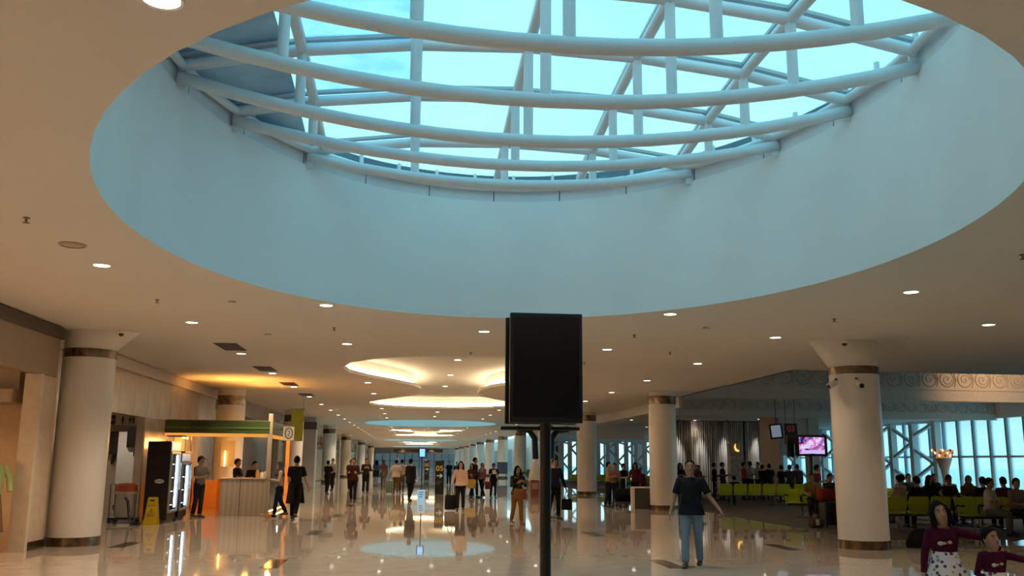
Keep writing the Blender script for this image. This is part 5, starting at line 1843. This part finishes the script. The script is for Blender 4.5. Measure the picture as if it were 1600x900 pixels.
# --- hall, left half
person('stout man in black seen from behind with a friend by the slatted front', -3.82, 44.6, 1.56, 150, BK, BK, legs=(7, -7), armR='fold', armL='fold', detail=0, slim=1.1)
_, h_ = person('man in white sleeves facing the stout man in black', -4.05, 50.0, 1.66, -25, (0.45, 0.42, 0.38), BK, armR='carry', armL='carry')
person('man in dark red shirt and open black jacket walking toward the camera', -2.13, 36.2, 1.67, -4, (0.045, 0.014, 0.012), BK, sleeve='long', armR='carry', armL='carry', legs=(9, -10), knees=(4, 16), long_top=0.06)
person('man half hidden behind the dark red shirt', -3.1, 50.0, 1.6, 0, (0.03, 0.03, 0.035), BK)
person('man in black carrying a white paper at his chest, left hall', -2.09, 45.7, 1.67, 10, (0.03, 0.022, 0.02), BK, sleeve='long', armR='hold', armL='hold', legs=(4, -6), knees=(3, 12))
person('girl in a short teal blue dress in the left hall', -2.07, 59.3, 1.60, 170, (0.06, 0.12, 0.16), (0.06, 0.12, 0.16), 'long', 'short', skirt=0.55, detail=0)
person('person in brown top pulling a pale green suitcase', -1.43, 52.5, 1.62, 175, (0.13, 0.09, 0.075), (0.16, 0.10, 0.08), 'hijab', 'long', 'down', 'pull', legs=(12, -12), detail=0, haircol=(0.12, 0.07, 0.06), long_top=0.2)
suitcase('suitcase', 'pale green wheeled suitcase behind the person in brown', -0.93, 45.0, 0.36, 0.26, 0.66, (0.16, 0.26, 0.24))
bag('shoulder_bag', 'black shoulder bag at the side of the person in brown', (-1.85, 52.3, 1.25), 0.34, 0.18, 0.34, BK)
person('person in wide cream shirt and brown trousers seen from behind', -0.64, 45.9, 1.62, 178, (0.50, 0.42, 0.31), (0.13, 0.075, 0.04), 'short', 'short', 'out', 'out', legs=(5, -5), slim=1.12, long_top=0.08, detail=0)
person('man with a dark strap over his shoulder beside the cream shirt', -0.36, 46.9, 1.64, 170, (0.38, 0.33, 0.26), (0.10, 0.06, 0.035), legs=(5, -5), detail=0)
person('man in long black jacket striding in the middle of the hall', 0.06, 36.85, 1.66, 150, BK, BK, 'short', 'long', 'pull', 'down', legs=(10, -6), knees=(8, 26), long_top=0.18, detail=0)
person('distant man in black walking left of the woman in pale pink', 2.62, 61.6, 1.57, 0, BK, BK, legs=(10, -10))
person('distant man in dark blue walking beside the one in black', 3.12, 61.7, 1.53, 0, (0.06, 0.065, 0.08), (0.05, 0.05, 0.06), legs=(8, -8))
_, h_ = person('woman with long dark hair in pale pink blouse and black trousers', 1.68, 30.45, 1.58, -6, (0.60, 0.42, 0.34), BK, 'long', 'long', 'out', 'down', legs=(-6, 9), knees=(10, 3), long_top=0.03, skin=3)
bag('tote_bag', 'large black tote bag carried by the woman in pale pink', h_[-1], 0.36, 0.2, 0.46, BK, 0.2)
_, h_ = person('woman in dark brown top with yellow shopping bag behind the woman in pink', 2.75, 40.8, 1.50, -30, (0.06, 0.035, 0.03), NAVY, 'long', 'long', 'down', 'carry', legs=(16, -16), knees=(4, 18))
bag('shopping_bag', 'yellow shopping bag at the hip of the woman in dark brown', (2.62, 40.45, 1.02), 0.55, 0.22, 0.38, (0.52, 0.36, 0.08), group=None)
person('tall man in dark suit looking right behind the woman in pink', 2.92, 41.4, 1.74, 70, (0.035, 0.035, 0.04), BK, 'short', 'long', 'back', 'down', legs=(8, -8))
_, h_ = person('woman in mauve blouse and headscarf walking left in the hall', 3.2, 40.9, 1.52, -40, (0.20, 0.09, 0.13), BK, 'hijab', 'long', 'down', 'down', legs=(14, -14), knees=(4, 18), haircol=(0.22, 0.16, 0.16))
bag('paper_bag', 'dark red paper bag beside the woman in mauve', (3.47, 40.8, 0.92), 0.3, 0.14, 0.32, (0.14, 0.03, 0.04))
person('person in black reading a white paper in front of the far columns', 3.7, 40.9, 1.50, 10, BK, BK, 'short', 'short', 'hold', 'hold', legs=(5, -5), head=(0, 18, 0), long_top=0.1)
t = thing('paper_sheet', 'white paper sheet held by the reader in black', 'paper', (3.70, 40.55, 1.06), 0.2)
MB().box((0, 0, 0.06), (0.16, 0.012, 0.2), rot=Matrix.Rotation(-0.5, 3, 'X')).build('sheet', M_WHITE, t)
FLO = floral('black floral cotton', (0.012, 0.012, 0.012), (0.34, 0.28, 0.20), 14, 0.25)
_, h_ = person('long-haired woman in black floral blouse and tan trousers left of the pole', 2.8, 24.05, 1.48, 18, BK, (0.30, 0.145, 0.045), 'long', 'long', 'hold', 'hold', legs=(10, -8), knees=(4, 14), topmat=FLO, long_top=0.02, shoe=(0.25, 0.12, 0.05))
bag('handbag', 'tan handbag held by the long-haired woman in floral blouse', (2.83, 23.7, 1.0), 0.34, 0.16, 0.26, (0.28, 0.12, 0.05), handle=0.1)
_, h_ = person('man in navy jacket half hidden behind the black pole', 4.12, 26.2, 1.69, 20, NAVY, BK, 'short', 'long', 'down', 'out', legs=(6, -8), knees=(4, 14))
bag('duffel_bag', 'black bag carried low by the man behind the pole', h_[1], 0.30, 0.2, 0.30, BK)
# --- around the second right column
person('man in tan shirt and black trousers standing with folded arms', 7.12, 32.8, 1.60, 60, (0.26, 0.17, 0.10), BK, 'short', 'long', 'fold', 'fold', legs=(2, -3))
person('man in dark tan jacket beside the man in tan shirt', 7.62, 34.1, 1.56, -20, (0.18, 0.115, 0.07), BK, 'short', 'long', 'fold', 'fold', legs=(2, -2))
person('man in black by the trolley left of the second column', 8.25, 35.3, 1.54, 40, BK, BK, armR='carry', armL='carry', legs=(3, -3))
person('woman in maroon shirt by the trolley left of the second column', 8.54, 34.6, 1.58, -20, (0.10, 0.02, 0.03), BK, 'long', 'long', 'carry', 'down', legs=(3, -3))
person('child in dark red next to the second column', 8.95, 35.4, 1.38, 0, (0.12, 0.02, 0.025), BK, 'short', 'long', legs=(3, -3))
person('woman in dark red partly behind the second column', 9.3, 34.6, 1.46, 0, (0.12, 0.03, 0.03), BK, 'long', 'long', legs=(3, -3))
t = thing('luggage_trolley', 'luggage trolley with black bag left of the second column', 'trolley', (7.75, 33.3, 0), 0.1)
MB().bb(-0.3, 0.3, -0.45, 0.45, 0.14, 0.17).build('deck', M_GREYM, t)
MB().tube([(-0.28, 0.42, 0.15), (-0.28, 0.5, 1.0), (0.28, 0.5, 1.0), (0.28, 0.42, 0.15)], 0.018, 8).build('handle', M_CHROME, t, True)
for xx in (-0.25, 0.25):
    for yy in (-0.35, 0.4):
        MB().tube([(xx - 0.02, yy, 0.07), (xx + 0.02, yy, 0.07)], 0.07, 12).build('wheel', M_BLACK, t, True)
t = thing('travel_bag', 'stuffed black travel bag lying on the luggage trolley', 'bag', (7.75, 33.2, 0.17))
MB().tube([(-0.36, 0, 0.24), (-0.30, 0, 0.25), (0.30, 0, 0.25), (0.36, 0, 0.24)], [0.10, 0.24, 0.24, 0.10], 14).build('body', cloth('bag', BK), t, True)
MB().tube([(-0.15, 0, 0.46), (-0.1, 0, 0.56), (0.1, 0, 0.56), (0.15, 0, 0.46)], 0.012, 6).build('handle', M_BLACK, t, True)
t = thing('counter_box', 'dark box counter with white edge left of the second column', 'counter', (8.12, 32.1, 0), -0.12)
MB().bb(-0.26, 0.36, -0.3, 0.3, 0, 0.70).build('body', mat('dark grey laminate', (0.055, 0.05, 0.045), 0.4), t, bevel=0.01)
MB().bb(-0.34, -0.26, -0.33, 0.3, 0, 0.74).build('edge', M_WHITE, t, bevel=0.008)
MB().bb(-0.26, 0.36, -0.33, 0.3, 0.70, 0.74).build('top', M_WHITE, t, bevel=0.008)
# --- standing crowd before the silver curtain
CR = [(11.3, 38.0, 1.56, 10, (0.03, 0.03, 0.035), 'long', 'woman in black just right of the second column'),
      (12.1, 38.2, 1.49, -30, (0.16, 0.07, 0.05), 'hijab', 'woman in brown headscarf behind the man in black shirt'),
      (12.55, 39.4, 1.47, 40, (0.10, 0.10, 0.11), 'short', 'man in grey behind the shoulder of the man in black shirt'),
      (12.85, 38.2, 1.58, 70, BK, 'short', 'man in black looking right, left of the emblem pillar'),
      (13.35, 38.6, 1.60, 60, (0.02, 0.02, 0.022), 'cap', 'man in black cap next to the emblem pillar'),
      (14.45, 39.0, 1.62, 80, (0.32, 0.07, 0.025), 'short', 'man in orange shirt right of the emblem pillar'),
      (14.95, 39.6, 1.66, -160, (0.42, 0.40, 0.37), 'short', 'man in white shirt beside the man in orange'),
      (15.50, 40.1, 1.63, -60, (0.36, 0.35, 0.33), 'short', 'second man in white shirt beside the man in orange'),
      (14.85, 37.9, 1.52, 120, BK, 'short', 'man in black before the two white shirts'),
      (15.55, 38.9, 1.56, 170, (0.02, 0.022, 0.03), 'short', 'man in dark navy behind the row of lime seats'),
      (15.55, 37.6, 1.50, 200, BK, 'short', 'man in black nearest the white gate board'),
      (15.2, 35.9, 1.53, 150, (0.05, 0.05, 0.055), 'short', 'person in dark plaid under the number board'),
      (16.0, 37.0, 1.55, 160, (0.07, 0.05, 0.05), 'short', 'man in dark brown under the number board'),
      (12.98, 28.5, 1.55, 80, (0.12, 0.02, 0.025), 'short', 'man in dark red standing right of the television pole')]
for x, y, h, f, c, hr, lab in CR:
    person(lab, x, y, h, f, c, BK if c[0] > 0.3 else (0.03, 0.03, 0.04), hr, 'long' if RNG.random() < 0.4 else 'short', RNG.choice(['down', 'carry', 'fold']), RNG.choice(['down', 'carry', 'down']), legs=(3, -3),
           haircol=(0.14, 0.06, 0.045) if hr == 'hijab' else None, detail=1 if abs(f) < 80 else 0, z0=0.012)
# --- seated
ST = [(12.34, 34.35, 180, BK, 'short', 'child in black seated on the lime bench before the curtain'),
      (12.0, 26.75, -20, (0.28, 0.20, 0.06), 'short', 'man in mustard yellow seated below the television'),
      (12.55, 26.75, 10, (0.06, 0.015, 0.015), 'short', 'man in dark maroon seated next to the man in mustard yellow'),
      (13.1, 26.75, 20, (0.02, 0.02, 0.02), 'short', 'passenger in black seated at the end below the television'),
      (13.25, 23.95, 200, (0.48, 0.42, 0.32), 'short', 'passenger in cream just right of the thick column'),
      (14.6, 26.25, 180, (0.03, 0.03, 0.035), 'short', 'passenger in dark grey facing the windows, third row left'),
      (15.75, 28.0, 0, (0.05, 0.05, 0.06), 'short', 'passenger in slate seated near the lattice'),
      (14.05, 23.95, 15, BK, 'long', 'long haired passenger in black, second row'),
      (14.62, 23.95, 0, (0.07, 0.025, 0.02), 'short', 'passenger in dark red, second row middle'),
      (12.6, 21.95, 185, BK, 'short', 'passenger in black seated just behind the taller girl'),
      (16.05, 26.2, 180, (0.25, 0.22, 0.19), 'short', 'passenger in beige before the crystal lamp'),
      (15.2, 23.95, -10, (0.13, 0.09, 0.06), 'hijab', 'passenger in brown headscarf, second row'),
      (14.35, 21.95, 180, (0.014, 0.018, 0.03), 'short', 'passenger in navy seen from behind against the bay windows'),
      (13.36, 20.3, 40, (0.55, 0.50, 0.47), 'short', 'man in white shirt seated facing right behind the smaller girl'),
      (14.05, 20.3, 0, (0.25, 0.20, 0.18), 'short', 'passenger in light brown at the right picture edge'),
      (14.9, 21.95, 180, (0.12, 0.03, 0.03), 'short', 'passenger in dark red at the right picture edge'),
      (16.6, 28.0, 0, (0.02, 0.02, 0.03), 'short', 'passenger in black nearest to the bay windows'),
      (12.2, 52.2, 180, BK, 'short', 'far seated passenger seen between second and third columns'),
      (10.6, 56.2, 180, (0.03, 0.03, 0.03), 'short', 'far seated passenger left of the third column')]
for x, y, f, c, hr, lab in ST:
    person(lab, x, y, 1.64 if 'child' not in lab else 1.4, f, c, (0.03, 0.03, 0.04) if c[0] < 0.4 else (0.16, 0.15, 0.14), hr, 'long' if c[0] < 0.1 else 'short', 'lap', 'lap', sit=True, lean=4, z0=0.012,
           haircol=(0.16, 0.10, 0.06) if hr == 'hijab' else None, detail=1 if abs(f) < 80 else 0)
# --- luggage in the bay
suitcase('suitcase', 'tall black suitcase under the red bag left of the thick column', 10.75, 22.9, 0.52, 0.34, 0.62, BK, 0.1, 0.012, False)
t = thing('travel_bag', 'red travel bag lying on the tall black suitcase', 'bag', (10.75, 22.9, 0.635))
MB().tube([(-0.33, 0, 0.17), (-0.28, 0, 0.17), (0.28, 0, 0.17), (0.33, 0, 0.17)], [(0.10, 0.10), (0.17, 0.165), (0.17, 0.165), (0.10, 0.10)], 16).build('body', cloth('bag', (0.22, 0.03, 0.012)), t, True)
MB().tube([(-0.12, 0, 0.33), (-0.08, 0, 0.42), (0.08, 0, 0.42), (0.12, 0, 0.33)], 0.012, 6).build('handle', M_BLACK, t, True)
t = thing('backpack', 'black backpack on the floor right of the thick column', 'bag', (10.05, 17.5, 0), 0.3)
MB().tube([(0, 0, 0.0), (0, 0, 0.1), (0, 0, 0.28), (0, 0, 0.36)], [(0.36, 0.2), (0.38, 0.22), (0.27, 0.16), (0.1, 0.08)], 16, ref=(1, 0, 0)).build('body', cloth('bag', BK), t, True)
MB().tube([(-0.1, -0.15, 0.3), (-0.15, -0.24, 0.15), (-0.12, -0.22, 0.04)], 0.02, 8).build('strap', cloth('bag', (0.03, 0.03, 0.03)), t, True)
t = thing('duffel_bag', 'dark bag with pale tag beside the tall black suitcase', 'bag', (10.2, 22.6, 0.012), 0.2)
MB().tube([(-0.2, 0, 0.12), (-0.16, 0, 0.12), (0.16, 0, 0.12), (0.2, 0, 0.12)], [0.07, 0.12, 0.12, 0.07], 14).build('body', cloth('bag', (0.12, 0.08, 0.07)), t, True)
MB().box((-0.05, -0.13, 0.14), (0.1, 0.01, 0.14)).build('tag', M_WHITE, t)
